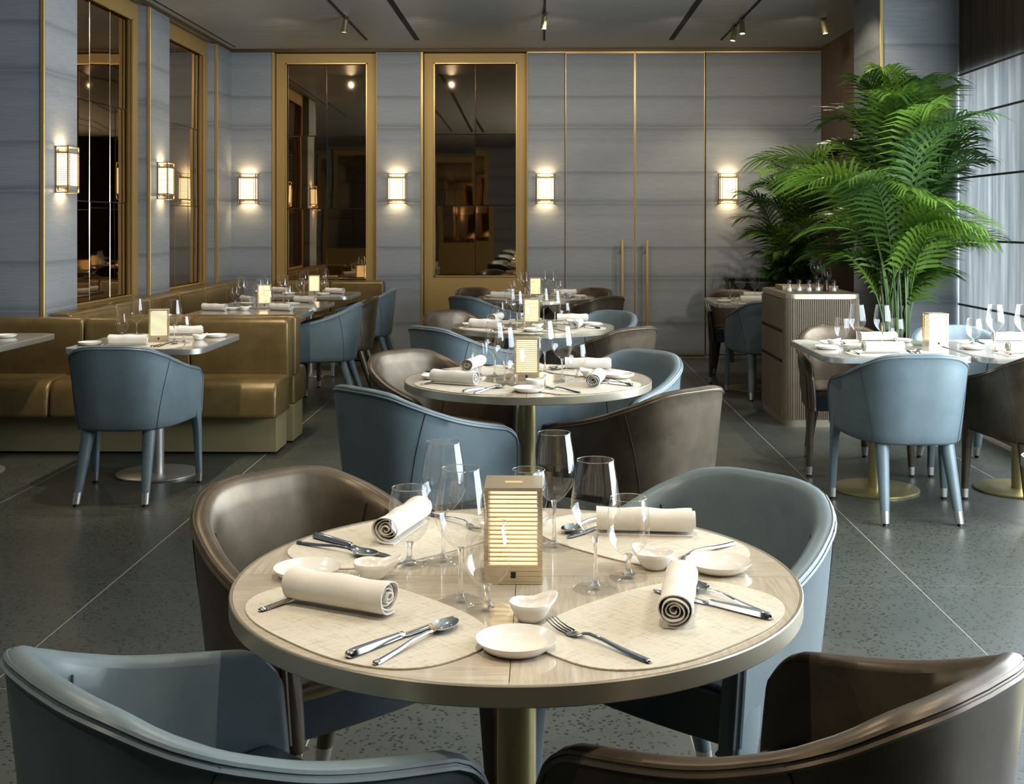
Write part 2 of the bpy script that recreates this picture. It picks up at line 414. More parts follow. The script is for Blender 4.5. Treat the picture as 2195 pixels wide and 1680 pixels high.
# back wall niches
for (xa, xb, idx, lab, fb) in ((588, 805, 0, 'back wall mirror in gold frame above the banquette end', .78), (908, 1128.5, 1, 'back wall mirror in gold frame beside the double doors', .83)):
    W = px(xb) - px(xa); cx = (px(xa) + px(xb)) / 2
    mirror_thing('wall_mirror', lab, W, 3.14, .098, fb, 2, 3, (cx, BY + .095, 0), 0, 0, idx)
    struct('trim_%d' % (9 + 2 * idx), boxes('trim', [(px(xa - 6), px(xa - 1.5), BY - .012, BY + .12, 0, 3.145)], gold_trim))
    struct('trim_%d' % (10 + 2 * idx), boxes('trim', [(px(xb + .2), px(xb + 2.2), BY - .006, BY + .12, 0, 3.145)], gold_frame))

# left wall: piers at y 7.46-8, 9.5-10, 11.48-12 ; recess plane x=-3.315
struct('wall_left', boxes('wall_left', [(-3.6, -3.345, 7.6, BY + .2, 0, H)], wallp))
struct('wall_left_near', boxes('wall_left_near', [(-7.0, LX, 7.46, 8.0, 0, H)], wallp))
struct('wall_left_middle', boxes('wall_left_middle', [(-3.36, LX, 9.5, 10.0, 0, H)], wallp))
struct('wall_left_far', boxes('wall_left_far', [(-3.36, LX, 11.48, BY + .1, 0, H)], wallp))
for i, y in enumerate((7.46, 9.5, 11.48)):
    struct('trim_%d' % (13 + i), boxes('trim', [(LX - .022, LX + .005, y - .006, y + .012, 0, H)], gold_trim, .002, 1))
struct('trim_16', boxes('trim', [(LX, LX + .012, 7.46, BY, 3.15, H)], bronze_trim))
mirror_thing('wall_mirror', 'left wall mirror nearest the camera in a recess between piers', 1.5, 3.17, .14, .80, 3, 3, (-3.335, 8.75, 0), PI / 2, 0, 5)
mirror_thing('wall_mirror', 'left wall mirror nearer the corner in a recess between piers', 1.48, 3.17, .14, .80, 3, 3, (-3.335, 10.74, 0), PI / 2, 0, 6)
# outer left wall behind the camera side and near wall
struct('wall_far_left', boxes('wall', [(-7.1, -6.9, NY, 7.5, 0, H)], wallp))
struct('wall_front', boxes('wall', [(-7.0, 4.2, NY - .2, NY, 0, H)], wallp))
for k, x in enumerate((-4.6, -2.0, .6, 2.6)):
    mirror_thing('wall_mirror', ['mirror behind the camera at the far left', 'mirror behind the camera left of centre', 'mirror behind the camera right of centre', 'mirror behind the camera at the right'][k], 1.4, 3.1, .14, .8, 2, 3, (x, NY + .03, 0), PI, 0, 10 + k)

# right side: wood wall, column, window wall
struct('wall_right_wood', boxes('wall', [(2.87, 3.2, 9.25, BY + .1, 0, H)], brown_wood))
struct('wall_right_column', boxes('wall', [(2.487, RX + .24, 8.56, 9.31, 0, H)], wallp))
struct('trim_17', boxes('trim', [(2.474, 2.497, 8.552, 8.58, 0, H)], gold_trim, .002, 1))
wr = struct('wall_right', boxes('wall', [(RX + .02, RX + .25, NY, 8.56, 2.46, H), (RX + .02, RX + .25, NY, 8.56, 0, .30),
    (RX + .02, RX + .25, 7.28, 7.38, .3, 2.46), (RX + .02, RX + .25, NY, 1.7, .3, 2.46)], brown_wood))
struct('sill', boxes('sill', [(2.86, RX + .02, 2.0, 8.56, .11, .32)], M('sill_lacquer', (.42, .42, .40), .4), .006))
struct('baseboard_right', boxes('baseboard', [(2.875, RX, 2.0, 8.56, .018, .11)], brown_wood))
struct('trim_18', boxes('trim', [(2.845, 2.872, 2.0, 8.56, 0, .018)], M('pale_light_line', (.85, .85, .85), .25, .5)))  # bright line of light at the floor, put into the strip's pale colour
# folded shades: rows of panels
sh = thing('window_shade', 'pale wood grained roman shade glowing with daylight beside the column', 'shade', (RX, 7.965, 0))
zs = [.33, .794, 1.26, 1.71, 2.155, 2.46, 3.17]
for r in range(len(zs) - 1):
    link('fold', boxes('fold', [(-.0015, .0, -.575, .585, zs[r] + .006, zs[r + 1] - .006)], shade_mat), None, sh)
    link('seam_bar', boxes('seam_bar', [(-.008, -.001, -.58, .59, zs[r + 1] - .008, zs[r + 1] + .006)], brown_wood if r == 4 else frame_dark), None, sh)
link('edge_bar', boxes('edge_bar', [(-.004, .012, -.60, -.58, .33, 3.17)], M('pale_edge', (.5, .5, .5), .5)), None, sh)
wi = struct('window_1', boxes('window_frame', [(RX + .1, RX + .16, y - .03, y + .03, .3, 2.46) for y in (1.75, 3.13, 4.51, 5.89, 7.25)] + [(RX + .1, RX + .16, 1.72, 7.28, .3, .35), (RX + .1, RX + .16, 1.72, 7.28, 2.41, 2.46)], frame_dark))
link('glass_pane', boxes('glass_pane', [(RX + .12, RX + .126, 1.75, 7.25, .35, 2.41)], window_glass), None, wi)

# ------------------------------------------------------------------ wall sconces
def make_sconce():
    t = thing('wall_sconce', 's', 'sconce')
    w2, d, h = .092, .09, .31
    bm = bmesh.new(); b = .007
    for x in (-w2, w2 - b):
        bxm(bm, x, x + b, -d, -d + b, 0, h); bxm(bm, x, x + b, -.012, 0, 0, h)
    for z in (0, .042, h - .042 - b, h - b):
        bxm(bm, -w2, w2, -d, -d + b * .8, z, z + b); bxm(bm, -w2, -w2 + b * .8, -d, 0, z, z + b); bxm(bm, w2 - b * .8, w2, -d, 0, z, z + b)
    for x in (-w2 + .022, w2 - .028): bxm(bm, x, x + .004, -d - .001, -d + .003, .042, h - .042)
    link('frame', from_bm('frame', bm, sconce_metal), None, t)
    link('diffuser', boxes('diffuser', [(-w2 + .008, w2 - .008, -d + .008, -.010, .046, h - .046)], sconce_glow), None, t)
    for k in range(17):
        z = .052 + k * .0125
        if z > h - .055: break
        if k == 0: sl = boxes('louvre', [(-w2 + .006, w2 - .006, -d + .006, -d + .0085, 0, .0030), (w2 - .0085, w2 - .006, -d + .006, -.01, 0, .0030), (-w2 + .006, -w2 + .0085, -d + .006, -.01, 0, .0030)], sconce_metal)
        link('louvre', sl, None, t, (0, 0, z))
    link('wall_plate', boxes('wall_plate', [(-.05, .05, -.010, 0, .02, h - .02)], sconce_metal), None, t)
    for z, s in ((h - .03, 1), (.03, -1)):
        l = bpy.data.lights.new('sconce_bulb', 'AREA'); l.shape = 'RECTANGLE'; l.size = .12; l.size_y = .05; l.energy = 1.1; l.color = (1, .72, .38)
        o = link('sconce_bulb', l, None, t, (0, -.045, z), (PI if s > 0 else 0, 0, 0))
    return t
scp = Proto(make_sconce()); SZ = 1.582
for x, lab in ((px(532), 'glowing sconce on the back wall left of the first mirror'), (px(851.5), 'glowing sconce on the back wall between the two mirrors'),
               (px(1169), 'glowing sconce between the second mirror and the double doors'), (px(1559), 'glowing sconce on the back wall beside the palms')):
    scp.put((x, BY, SZ), 0, lab, 'brass wall sconces')
for y, lab in ((7.72, 'nearest glowing sconce on the left wall pier'), (9.76, 'glowing sconce on the second pier of the left wall')):
    scp.put((LX, y, SZ), PI / 2, lab, 'brass wall sconces')

# ------------------------------------------------------------------ ceiling spots
def make_spot():
    t = thing('ceiling_spot', 's', 'spotlight')
    link('mount', lathe('mount', [(0, 0), (.026, 0), (.026, -.006), (.006, -.006), (.006, -.03), (0, -.03)], bronze_trim, 16), None, t)
    h = link('head', lathe('head', [(0, 0), (.021, 0), (.023, -.004), (.023, -.095), (.026, -.10), (.026, -.112), (.022, -.112), (.022, -.104), (0, -.104)], brass_col, 20), None, t, (0, 0, -.022), (.12, .12, 0))
    link('lens', lathe('lens', [(0, -.1045), (.0215, -.1045), (.0215, -.106), (0, -.106)], spot_glow, 20), None, h)
    return t
spp = Proto(make_spot())
SP = [((-1.70, 10.12), 'spot on the left ceiling track'), ((.03, 9.97), 'spot on the centre ceiling track'), ((1.763, 10.27), 'front spot of the pair on the right ceiling track'),
      ((1.763, 10.65), 'rear spot of the pair on the right ceiling track'), ((2.478, 10.28), 'surface spot alone on the ceiling by the wood wall')]
for i, ((x, y), lab) in enumerate(SP): spp.put((x, y, H - (0 if i == 4 else .004)), (.3, 0, 2.4, 1.0, 3.6)[i], 'small brass ' + lab, 'ceiling spotlights')

# ------------------------------------------------------------------ chairs
def crv(keys, t):
    """Catmull-Rom through keys [(t, v...)]"""
    for i in range(len(keys) - 1):
        if t <= keys[i + 1][0] or i == len(keys) - 2: break
    k1, k2 = keys[i], keys[i + 1]; k0 = keys[i - 1] if i > 0 else k1; k3 = keys[i + 2] if i + 2 < len(keys) else k2
    u = min(1, max(0, (t - k1[0]) / (k2[0] - k1[0])))
    out = []
    for c in range(1, len(k1)):
        m1 = (k2[c] - k0[c]) / max(1e-6, (k2[0] - k0[0])) * (k2[0] - k1[0]); m2 = (k3[c] - k1[c]) / max(1e-6, (k3[0] - k1[0])) * (k2[0] - k1[0])
        h = u * u * u; s = u * u
        out.append((2 * h - 3 * s + 1) * k1[c] + (h - 2 * s + u) * m1 + (-2 * h + 3 * s) * k2[c] + (h - s) * m2)
    return out
TOPP = [(0, 0, -.262), (.14, .10, -.256), (.27, .188, -.222), (.39, .245, -.155), (.52, .272, -.068), (.66, .287, .03), (.82, .295, .15), (1, .298, .272)]
BOTP = [(0, 0, -.215), (.14, .088, -.210), (.27, .165, -.182), (.39, .216, -.125), (.52, .244, -.045), (.66, .262, .05), (.82, .274, .16), (1, .283, .280)]
ZT = [(0, .785), (.13, .784), (.25, .772), (.36, .742), (.47, .712), (.60, .680), (.75, .652), (.90, .630), (1, .616)]
ZB = .358; ARC = .74
def shell_pt(a, f):
    """outer surface at arc fraction a (>=0), height fraction f 0..1; returns x,y"""
    t = crv(TOPP, a); b = crv(BOTP, a); g = f ** .85
    return Vector((b[0] + (t[0] - b[0]) * g, b[1] + (t[1] - b[1]) * g))
def ztop(a, ext=0):
    z = crv(ZT, a)[0]; R = .085; t = R - .0215 - (1 - a) * ARC + ext
    if t > 0: z -= R - math.sqrt(max(0, R * R - min(t, R * .985) ** 2))
    return z
def make_chair(name, body, seatm, frontm):
    t = thing(name, 'c', 'chair')
    th = .043; na = 26
    st = [i / na for i in range(na + 1)]; st = st[:-1] + [.975, .99, 1.0]
    st = sorted(set(st))
    ext = [(.010, .93), (.018, .72), (.0215, .35)]
    def section(a, e=0, k=1.0, sgn=1):
        zt = ztop(a, e); P = []
        for f in (0, .03, .12, .25, .4, .55, .7, .85, .95):
            p = shell_pt(a, f); q = shell_pt(max(0, a - .01), f); q2 = shell_pt(min(1, a + .01), f)
            tg = (q2 - q).normalized(); nr = Vector((tg.y, -tg.x))      # outward
            z = ZB + (zt - ZB) * f
            inn = .006 if f == 0 else 0
            p2 = p + tg * e - nr * (th / 2 * (1 - k)) - nr * inn
            P.append((p2, z, nr, tg))
        out = [(p.x, p.y, z) for p, z, nr, tg in P]
        p = shell_pt(a, 1); q = shell_pt(max(0, a - .01), 1); q2 = shell_pt(min(1, a + .01), 1)
        tg = (q2 - q).normalized(); nr = Vector((tg.y, -tg.x)); c = p + tg * e - nr * th / 2; r = th / 2 * k
        for j in range(7):
            an = PI * j / 6; out.append((c.x + nr.x * r * math.cos(an), c.y + nr.y * r * math.cos(an), zt - .016 + .016 * math.sin(an)))
        for (p, z, nr, tg), f in reversed(list(zip(P, (0, .03, .12, .25, .4, .55, .7, .85, .95)))):
            w_ = th * k * (1 + .12 * math.sin(PI * f)); out.append((p.x - nr.x * w_, p.y - nr.y * w_, z))
        return [(sgn * x, y, z) for x, y, z in out]
    secs = []
    for e, k in reversed(ext): secs.append(section(1, e, k, -1))
    for a in reversed(st): secs.append(section(a, 0, 1, -1))
    for a in st[1:]: secs.append(section(a))
    for e, k in ext: secs.append(section(1, e, k))
    m = len(secs[0]); V = [p for s in secs for p in s]; F = []
    for i in range(len(secs) - 1):
        for k in range(m):
            F.append((i * m + k, i * m + (k + 1) % m, (i + 1) * m + (k + 1) % m, (i + 1) * m + k))
    F.append(tuple(range(m))); F.append(tuple(range((len(secs) - 1) * m, len(secs) * m)))
    shell = link('backrest', mesh('backrest', V, F, body, True, 60), None, t)
    # double piping on outer rim
    for dz, do in ((-.006, -.004), (-.0155, .0015)):
        path = []
        for s in (-1, 1):
            L = []
            for a in st:
                if s == 1 and a == 0: continue
                zt = ztop(a) + dz - .002; f = (zt - ZB) / (ztop(a) - ZB); p = shell_pt(a, min(1, f)); q = shell_pt(max(0, a - .01), 1); q2 = shell_pt(min(1, a + .01), 1)
                tg = (q2 - q).normalized(); nr = Vector((tg.y, -tg.x)); L.append((s * (p.x + nr.x * do), p.y + nr.y * do, zt))
            e = .016 if do < 0 else .007
            for zz in (.535, .50, .44, .38):
                pz = shell_pt(1, (zz - ZB) / .27); L.append((s * (pz.x + do + .001), pz.y + e + (.004 if do < 0 else .0), zz))
            path = (L[::-1] + path) if s == -1 else (path + L)
        link('piping', tube('piping', path, .0042, body, 5), None, shell)
    # seams
    thr = thread_mat if body is blue_leather else M('brown_thread', (.02, .014, .008), .7)
    for s in (-1, 1):
        for inner in (0, 1):
            for o_ in (0,):
                L = []
                for k in range(12):
                    f = k / 11; a = .33 + .10 * f ** 1.5 + o_ * .6; p = shell_pt(a, f); q = shell_pt(a - .01, f); q2 = shell_pt(a + .01, f); tg = (q2 - q).normalized(); nr = Vector((tg.y, -tg.x))
                    off = .0006 if not inner else -(th * (1 + .12 * math.sin(PI * f))) - .0036
                    z = ZB + (ztop(a) - ZB) * f
                    if f > .97: z -= .012
                    if inner and (z < .46 or f > .93): continue
                    L.append((s * (p.x + nr.x * off), p.y + nr.y * off, z))
                link('seam', tube('seam', L, .0016 + .0006 * inner, thr, 4), None, shell)
    # seat
    outl = []
    n = 36
    def so(k):   # k 0..n
        u = -1 + 2 * k / n; a = abs(u); p = shell_pt(a * .96, .3); q = shell_pt(max(0, a * .96 - .01), .3); q2 = shell_pt(a * .96 + .01, .3); tg = (q2 - q).normalized(); nr = Vector((tg.y, -tg.x))
        p = p - nr * (th * 1.02); return ((1 if u >= 0 else -1) * p.x, p.y)
    base = [so(k) for k in range(n + 1)]
    fx = base[-1][0]; front = []
    for j in range(1, 12):
        u = j / 12; front.append((fx * (1 - 2 * u), base[-1][1] + .016 * math.sin(PI * u)))
    outl = base + front
    cx, cyy = 0, .03
    def ring(sc, z): return [(cx + (x - cx) * sc, cyy + (y - cyy) * sc, z) for x, y in outl]
    link('seat', loft('seat', [ring(.99, .432), ring(1.0, .44), ring(1.0, .452), ring(.985, .462), ring(.94, .468), ring(.7, .474), ring(.3, .477)], seatm, True, True, 60), None, t)
    link('seat_frame', loft('seat_frame', [ring(.96, .352), ring(.985, .356), ring(.985, .431)], frontm, True, True, 40), None, t)
    # legs
    for s in (-1, 1):
        rings = []
        for z, ln, wd, xo, yo in ((.44, .082, .040, .2835, .286), (.375, .080, .040, .2835, .2885), (.345, .068, .040, .284, .2885), (.318, .057, .039, .2845, .288), (.28, .050, .037, .2855, .287), (.18, .042, .034, .2865, .286), (.055, .033, .030, .289, .285)):
            x1 = xo + .004; x0 = x1 - wd; y1 = yo + .004; y0 = y1 - ln; r = .008
            q = rrect(wd / 2, ln / 2, r, 3); rings.append([(s * ((x0 + x1) / 2 + x_), (y0 + y1) / 2 + y_, z) for x_, y_ in q])
        lg = link('leg', loft('leg', rings, body, True, True, 60), None, t)
        q = rrect(.0155, .017, .006, 3)
        link('metal_cap', loft('metal_cap', [[(s * (.278 + x_ * k), .2725 + y_ * k, z) for x_, y_ in q] for z, k in ((.056, 1.0), (.012, .9))], cap_metal), None, lg)
        link('glide', loft('glide', [[(s * .278 + x_ * .7, .2725 + y_ * .7, z) for x_, y_ in q] for z in (.013, 0)], black), None, lg)
        top = Vector((s * .150, -.135, .37)); ft = Vector((s * .170, -.262, 0))
        def cc(z): return top + (ft - top) * ((.37 - z) / .37)
        def ringc(z, r): c = cc(z); return [(c.x + r * math.cos(2 * PI * k / 14), c.y + r * math.sin(2 * PI * k / 14), z) for k in range(14)]
        lg = link('leg', loft('leg', [ringc(.37, .034), ringc(.25, .029), ringc(.15, .025), ringc(.066, .021)], body, True), None, t)
        link('metal_cap', loft('metal_cap', [ringc(.067, .0212), ringc(.014, .0185)], cap_metal), None, lg)
        link('glide', loft('glide', [ringc(.015, .012), ringc(0, .012)], black), None, lg)
    return t
chair_blue = Proto(make_chair('dining_chair', blue_leather, navy_leather, navy_leather))
chair_brown = Proto(make_chair('dining_chair', brown_leather, brown_leather, navy_leather))

# ------------------------------------------------------------------ tables
TT = .735
def make_round():
    t = thing('round_table', 't', 'table'); R = .512
    link('rim', lathe('rim', [(R - .006, TT - .0005), (R - .0015, TT), (R, TT - .002), (R, TT - .030), (R - .002, TT - .032), (R - .03, TT - .032), (R - .03, TT - .006), (R - .006, TT - .006)], champagne, 96, closed=True, auto=30), None, t)
    n = 24; r = R - .0065; g = .0006
    ol = [(g, g)] + [(max(g, r * math.cos(PI / 2 * i / n)), max(g, r * math.sin(PI / 2 * i / n))) for i in range(n + 1)]
    me = prism('veneer_panel', ol, TT - .008, TT - .0008, veneer, 0, 1, False)
    for k in range(4): link('veneer_panel', me, None, t, (0, 0, 0), (0, 0, k * PI / 2))
    link('underside', lathe('underside', [(0, TT - .012), (R - .03, TT - .012), (R - .03, TT - .031), (0, TT - .031)], black, 48), None, t)
    link('column', lathe('column', [(0, .012), (.036, .012), (.036, TT - .045), (.09, TT - .04), (.09, TT - .031), (0, TT - .031)], brass_col, 32), None, t)
    link('base_plate', lathe('base_plate', [(0, 0), (.248, 0), (.25, .002), (.25, .010), (.247, .012), (0, .013)], brass_col, 64), None, t)
    return t
def make_square(hx, hy, name='square_table', colm=None):
    t = thing(name, 't', 'table'); o = rrect(hx, hy, .085, 8); oi = rrect(hx - .006, hy - .006, .08, 8)
    link('rim', prism('rim', o, TT - .030, TT - .001, silver_rim, .0015, 2), None, t)
    link('table_top', prism('table_top', oi, TT - .006, TT, veneer_sq, 0), None, t)
    link('column', lathe('column', [(0, .012), (.036, .012), (.036, TT - .045), (.09, TT - .04), (.09, TT - .031), (0, TT - .031)], colm or brass_col, 32), None, t)
    link('base_plate', lathe('base_plate', [(0, 0), (.218, 0), (.22, .002), (.22, .010), (.217, .012), (0, .013)], colm or brass_col, 64), None, t)
    return t
rt = Proto(make_round())
sq = Proto(make_square(.36, .435)); sqg = Proto(make_square(.36, .435, colm=grey_metal)); sqd = Proto(make_square(.42, .37, colm=grey_metal))

# ------------------------------------------------------------------ tableware
def make_tall():
    t = thing('wine_glass', 'g', 'glass')
    bowl = [(.0045, .090), (.010, .0925), (.022, .103), (.036, .121), (.0425, .136), (.0443, .146), (.0435, .158), (.039, .190), (.0335, .222), (.0325, .228), (.0318, .228), (.0328, .221), (.0383, .190), (.0428, .158), (.0435, .146), (.0417, .1365), (.035, .122), (.021, .1045), (.009, .0945), (0, .0935)]
    link('bowl', lathe('bowl', bowl[:10], glass_thin, 40), None, t)
    link('rim', lathe('rim', [(.0325 + .0007 * math.cos(a * PI / 3), .228 + .0007 * math.sin(a * PI / 3)) for a in range(6)], glass_solid, 40, closed=True), None, t)
    link('stem', lathe('stem', [(0, .0935), (.0062, .093), (.0048, .086), (.0036, .072), (.0033, .045), (.0036, .022), (.0055, .011), (.009, .0065), (0, .004)], glass_solid, 16), None, t)
    link('foot', lathe('foot', [(0, .0086), (.008, .0075), (.016, .004), (.030, .0022), (.0400, .0016), (.0408, .001), (.0400, 0), (0, 0)], glass_thin, 40), None, t)
    return t
def make_goblet():
    t = thing('water_goblet', 'g', 'glass')
    bowl = [(.0045, .040), (.012, .0425), (.024, .051), (.034, .066), (.0388, .084), (.0395, .098), (.0375, .120), (.0335, .142), (.033, .146)]
    link('bowl', lathe('bowl', bowl, glass_thin, 40), None, t)
    link('rim', lathe('rim', [(.033 + .0007 * math.cos(a * PI / 3), .146 + .0007 * math.sin(a * PI / 3)) for a in range(6)], glass_solid, 40, closed=True), None, t)
    link('stem', lathe('stem', [(0, .0435), (.0075, .043), (.0058, .036), (.0046, .028), (.005, .018), (.008, .010), (.012, .0065), (0, .004)], glass_solid, 16), None, t)
    link('foot', lathe('foot', [(0, .008), (.010, .007), (.018, .004), (.030, .0022), (.0355, .0016), (.0362, .001), (.0355, 0), (0, 0)], glass_thin, 40), None, t)
    return t
tallp = Proto(make_tall()); gobp = Proto(make_goblet())
def one(name, me, cat): o = link(name, me); o['category'] = cat; return o
platep = Proto(one('bread_plate', lathe('bread_plate', [(0, .004), (.040, .004), (.050, .0075), (.0600, .0165), (.0612, .0172), (.0610, .0155), (.052, .005), (.046, .0005), (.034, 0), (.033, .0015), (0, .0015)], porcelain, 56), 'plate'))
def dish_mesh():
    V, F = [], []; n = 40; prof = [(0, .006), (.45, .007), (.72, .012), (.92, .024), (1.0, .031), (1.03, .0305), (.97, .022), (.78, .008), (.60, .0), (.5, 0), (0, 0)]
    for k, (f, z) in enumerate(prof):
        for i in range(n):
            a = 2 * PI * i / n; r = .034
            lip = max(0, math.cos(a)) ** 9; w_ = f if k < 11 else f
            rr = r * f * (1 + .55 * lip * (f > .9) + .12 * lip * (.7 < f <= .9))
            zz = z + (.006 * lip * (f > .9)) - .0035 * (max(0, math.cos(a - .9)) ** 6) * (f > .9)
            V.append((rr * math.cos(a), rr * math.sin(a), zz))
    for k in range(len(prof) - 1):
        for i in range(n): F.append((k * n + i, k * n + (i + 1) % n, (k + 1) * n + (i + 1) % n, (k + 1) * n + i))
    me = mesh('sauce_dish', V, F, porcelain)
    bm = bmesh.new(); bm.from_mesh(me); bmesh.ops.remove_doubles(bm, verts=bm.verts, dist=1e-6); bmesh.ops.recalc_face_normals(bm, faces=bm.faces)
    for f in bm.faces: f.smooth = True
    bm.to_mesh(me); bm.free(); return me
dishp = Proto(one('sauce_dish', dish_mesh(), 'dish'))
def mat_outline(R=.497, cyc=-.345, hw=.238, hd=.143, e=2.6, n=72):
    P = []
    for i in range(n):
        a = 2 * PI * i / n; c, s = math.cos(a), math.sin(a)
        x = hw * math.copysign(abs(c) ** (2 / e), c); y = cyc + hd * math.copysign(abs(s) ** (2 / e), s)
        if R:
            d = math.hypot(x, y)
            if d > R: x *= R / d; y *= R / d
        P.append((x, y))
    return P
matp = Proto(one('placemat', prism('placemat', mat_outline(), 0, .0022, mat_linen, .0007, 1), 'placemat'))
matsq = Proto(one('placemat', prism('placemat', mat_outline(None, 0, .215, .15, 3.2), 0, .0022, mat_linen, .0007, 1), 'placemat'))
def napkin_mesh():
    # spiral cross-section in (y,z), length along x, folded roll with a loose outer flap
    turns = 4.2; n = 92; path = []
    for i in range(n):
        u = i / (n - 1); a = -2 * PI * turns * (1 - u) - .5 * PI; r = .0035 + .0245 * u
        wob = 1 + .05 * math.sin(3 * a + 7 * u) * (1 - u * .5)
        path.append((r * wob * 1.08 * math.cos(a), r * wob * .94 * math.sin(a)))
    y, z = path[-1]
    for k in range(1, 5): path.append((y + .0045 * k, z - .0002 * k))        # flap tail lying under
    zmin = min(p[1] for p in path)
    th = .0019; L = .197; nx = 15; V, F = [], []; m = len(path)
    N2 = []
    for i in range(m):
        a = path[max(0, i - 1)]; b = path[min(m - 1, i + 1)]; d = math.hypot(b[0] - a[0], b[1] - a[1]) or 1; N2.append((-(b[1] - a[1]) / d, (b[0] - a[0]) / d))
    for j in range(nx):
        x = -L / 2 + L * j / (nx - 1); s = 1 + .05 * math.sin(j * 1.1) * .6
        for i in range(m):
            u = i / m; dx = (.004 * math.sin(u * 9)) * (1 if j in (0, nx - 1) else 0)
            for sg in (-1, 1):
                V.append((x + dx, (path[i][0] + sg * th / 2 * N2[i][0]) * s, (path[i][1] - zmin + sg * th / 2 * N2[i][1]) * (1 + .03 * math.sin(j * .9 + 1)) + th / 2))
    w_ = 2 * m
    for j in range(nx - 1):
        for i in range(m - 1):
            for sg in (0, 1): F.append((j * w_ + 2 * i + sg, j * w_ + 2 * i + 2 + sg, (j + 1) * w_ + 2 * i + 2 + sg, (j + 1) * w_ + 2 * i + sg))
        F.append((j * w_ + 2 * m - 2, j * w_ + 2 * m - 1, (j + 1) * w_ + 2 * m - 1, (j + 1) * w_ + 2 * m - 2))
        F.append((j * w_, j * w_ + 1, (j + 1) * w_ + 1, (j + 1) * w_))
    for j in (0, nx - 1):
        for i in range(m - 1): F.append((j * w_ + 2 * i, j * w_ + 2 * i + 1, j * w_ + 2 * i + 3, j * w_ + 2 * i + 2))
    return mesh('rolled_napkin', V, F, nap_mat, True, 60)
napp = Proto(one('rolled_napkin', napkin_mesh(), 'napkin'))
def strip(name, st, mat, th=.0018, dome=.3):
    """st: list of (y, halfwidth, z, th)"""
    rings = []
    for y, hw, z, tk in st:
        rings.append([(-hw, y, z), (-hw * .7, y, z + tk), (0, y, z + tk * (1 + dome)), (hw * .7, y, z + tk), (hw, y, z), (hw * .7, y, z - tk * .3), (-hw * .7, y, z - tk * .3)])
    return loft(name, rings, mat, True, True, 50)
def make_fork():
    o = one('fork', strip('handle', [(-.1065, .0012, .003, .0008), (-.106, .0032, .0022, .002), (-.1045, .0048, .0016, .0034), (-.101, .0058, .0015, .0042), (-.09, .0056, .0015, .004), (-.05, .0046, .004, .0036), (-.01, .0034, .0085, .0032), (.02, .0030, .0095, .003), (.034, .0042, .007, .0024)], steel), 'fork')
    bm = bmesh.new()
    me = strip('x', [(.032, .004, .0072, .0022), (.042, .0100, .0035, .0016), (.052, .0122, .002, .0014), (.062, .0120, .0022, .0013), (.064, .0118, .0024, .0012)], steel); bm.from_mesh(me)
    for k in range(4):
        x = -.0103 + k * .00687; tube_bm(bm, [(x, .062, .0028), (x, .078, .0042), (x, .094, .0085), (x * .98, .107, .0145)], lambda t: .0016 - .0008 * t, 5)
    link('tines', from_bm('tines', bm, steel, True, 50), None, o); return o
def make_spoon():
    o = one('spoon', strip('handle', [(-.1015, .0012, .003, .0008), (-.101, .0031, .0022, .002), (-.0995, .0046, .0016, .0034), (-.096, .0056, .0015, .0042), (-.085, .0052, .0015, .004), (-.045, .0042, .004, .0034), (0, .0030, .0088, .003), (.03, .0028, .009, .003), (.046, .0040, .0068, .0024)], steel), 'spoon')
    V, F = [], []; nr, na = 6, 24
    for side in (0, 1):
        for i in range(nr + 1):
            f = i / nr
            for k in range(na):
                a = 2 * PI * k / na; x = .0195 * f * math.cos(a) * (1 - .10 * math.sin(a)); y = .074 + .031 * f * math.sin(a); z = .0012 + .0085 * f ** 2.2 + side * .0011
                V.append((x, y, z))
        o_ = side * (nr + 1) * na
        for i in range(nr):
            for k in range(na): F.append((o_ + i * na + k, o_ + i * na + (k + 1) % na, o_ + (i + 1) * na + (k + 1) % na, o_ + (i + 1) * na + k))
    for k in range(na): a = nr * na + k; b = nr * na + (k + 1) % na; q = (nr + 1) * na; F.append((a, b, b + q, a + q))
    link('bowl', mesh('bowl', V, F, steel, True, 60), None, o); return o
def make_knife():
    o = one('table_knife', strip('handle', [(-.1175, .0015, .0055, .001), (-.117, .0042, .0045, .003), (-.1155, .0062, .0034, .0055), (-.112, .0076, .003, .0072), (-.10, .0082, .003, .0078), (-.05, .0072, .003, .007), (-.012, .0058, .003, .006), (-.004, .0066, .003, .0062), (0, .005, .003, .005)], steel), 'knife')
    link('blade', strip('blade', [(-.001, .005, .003, .003), (.006, .0078, .0025, .0016), (.06, .0088, .0025, .0013), (.09, .0085, .0025, .0012), (.105, .0062, .0025, .0011), (.113, .002, .0025, .0010)], steel), None, o); return o
forkp = Proto(make_fork()); spoonp = Proto(make_spoon()); knifep = Proto(make_knife())
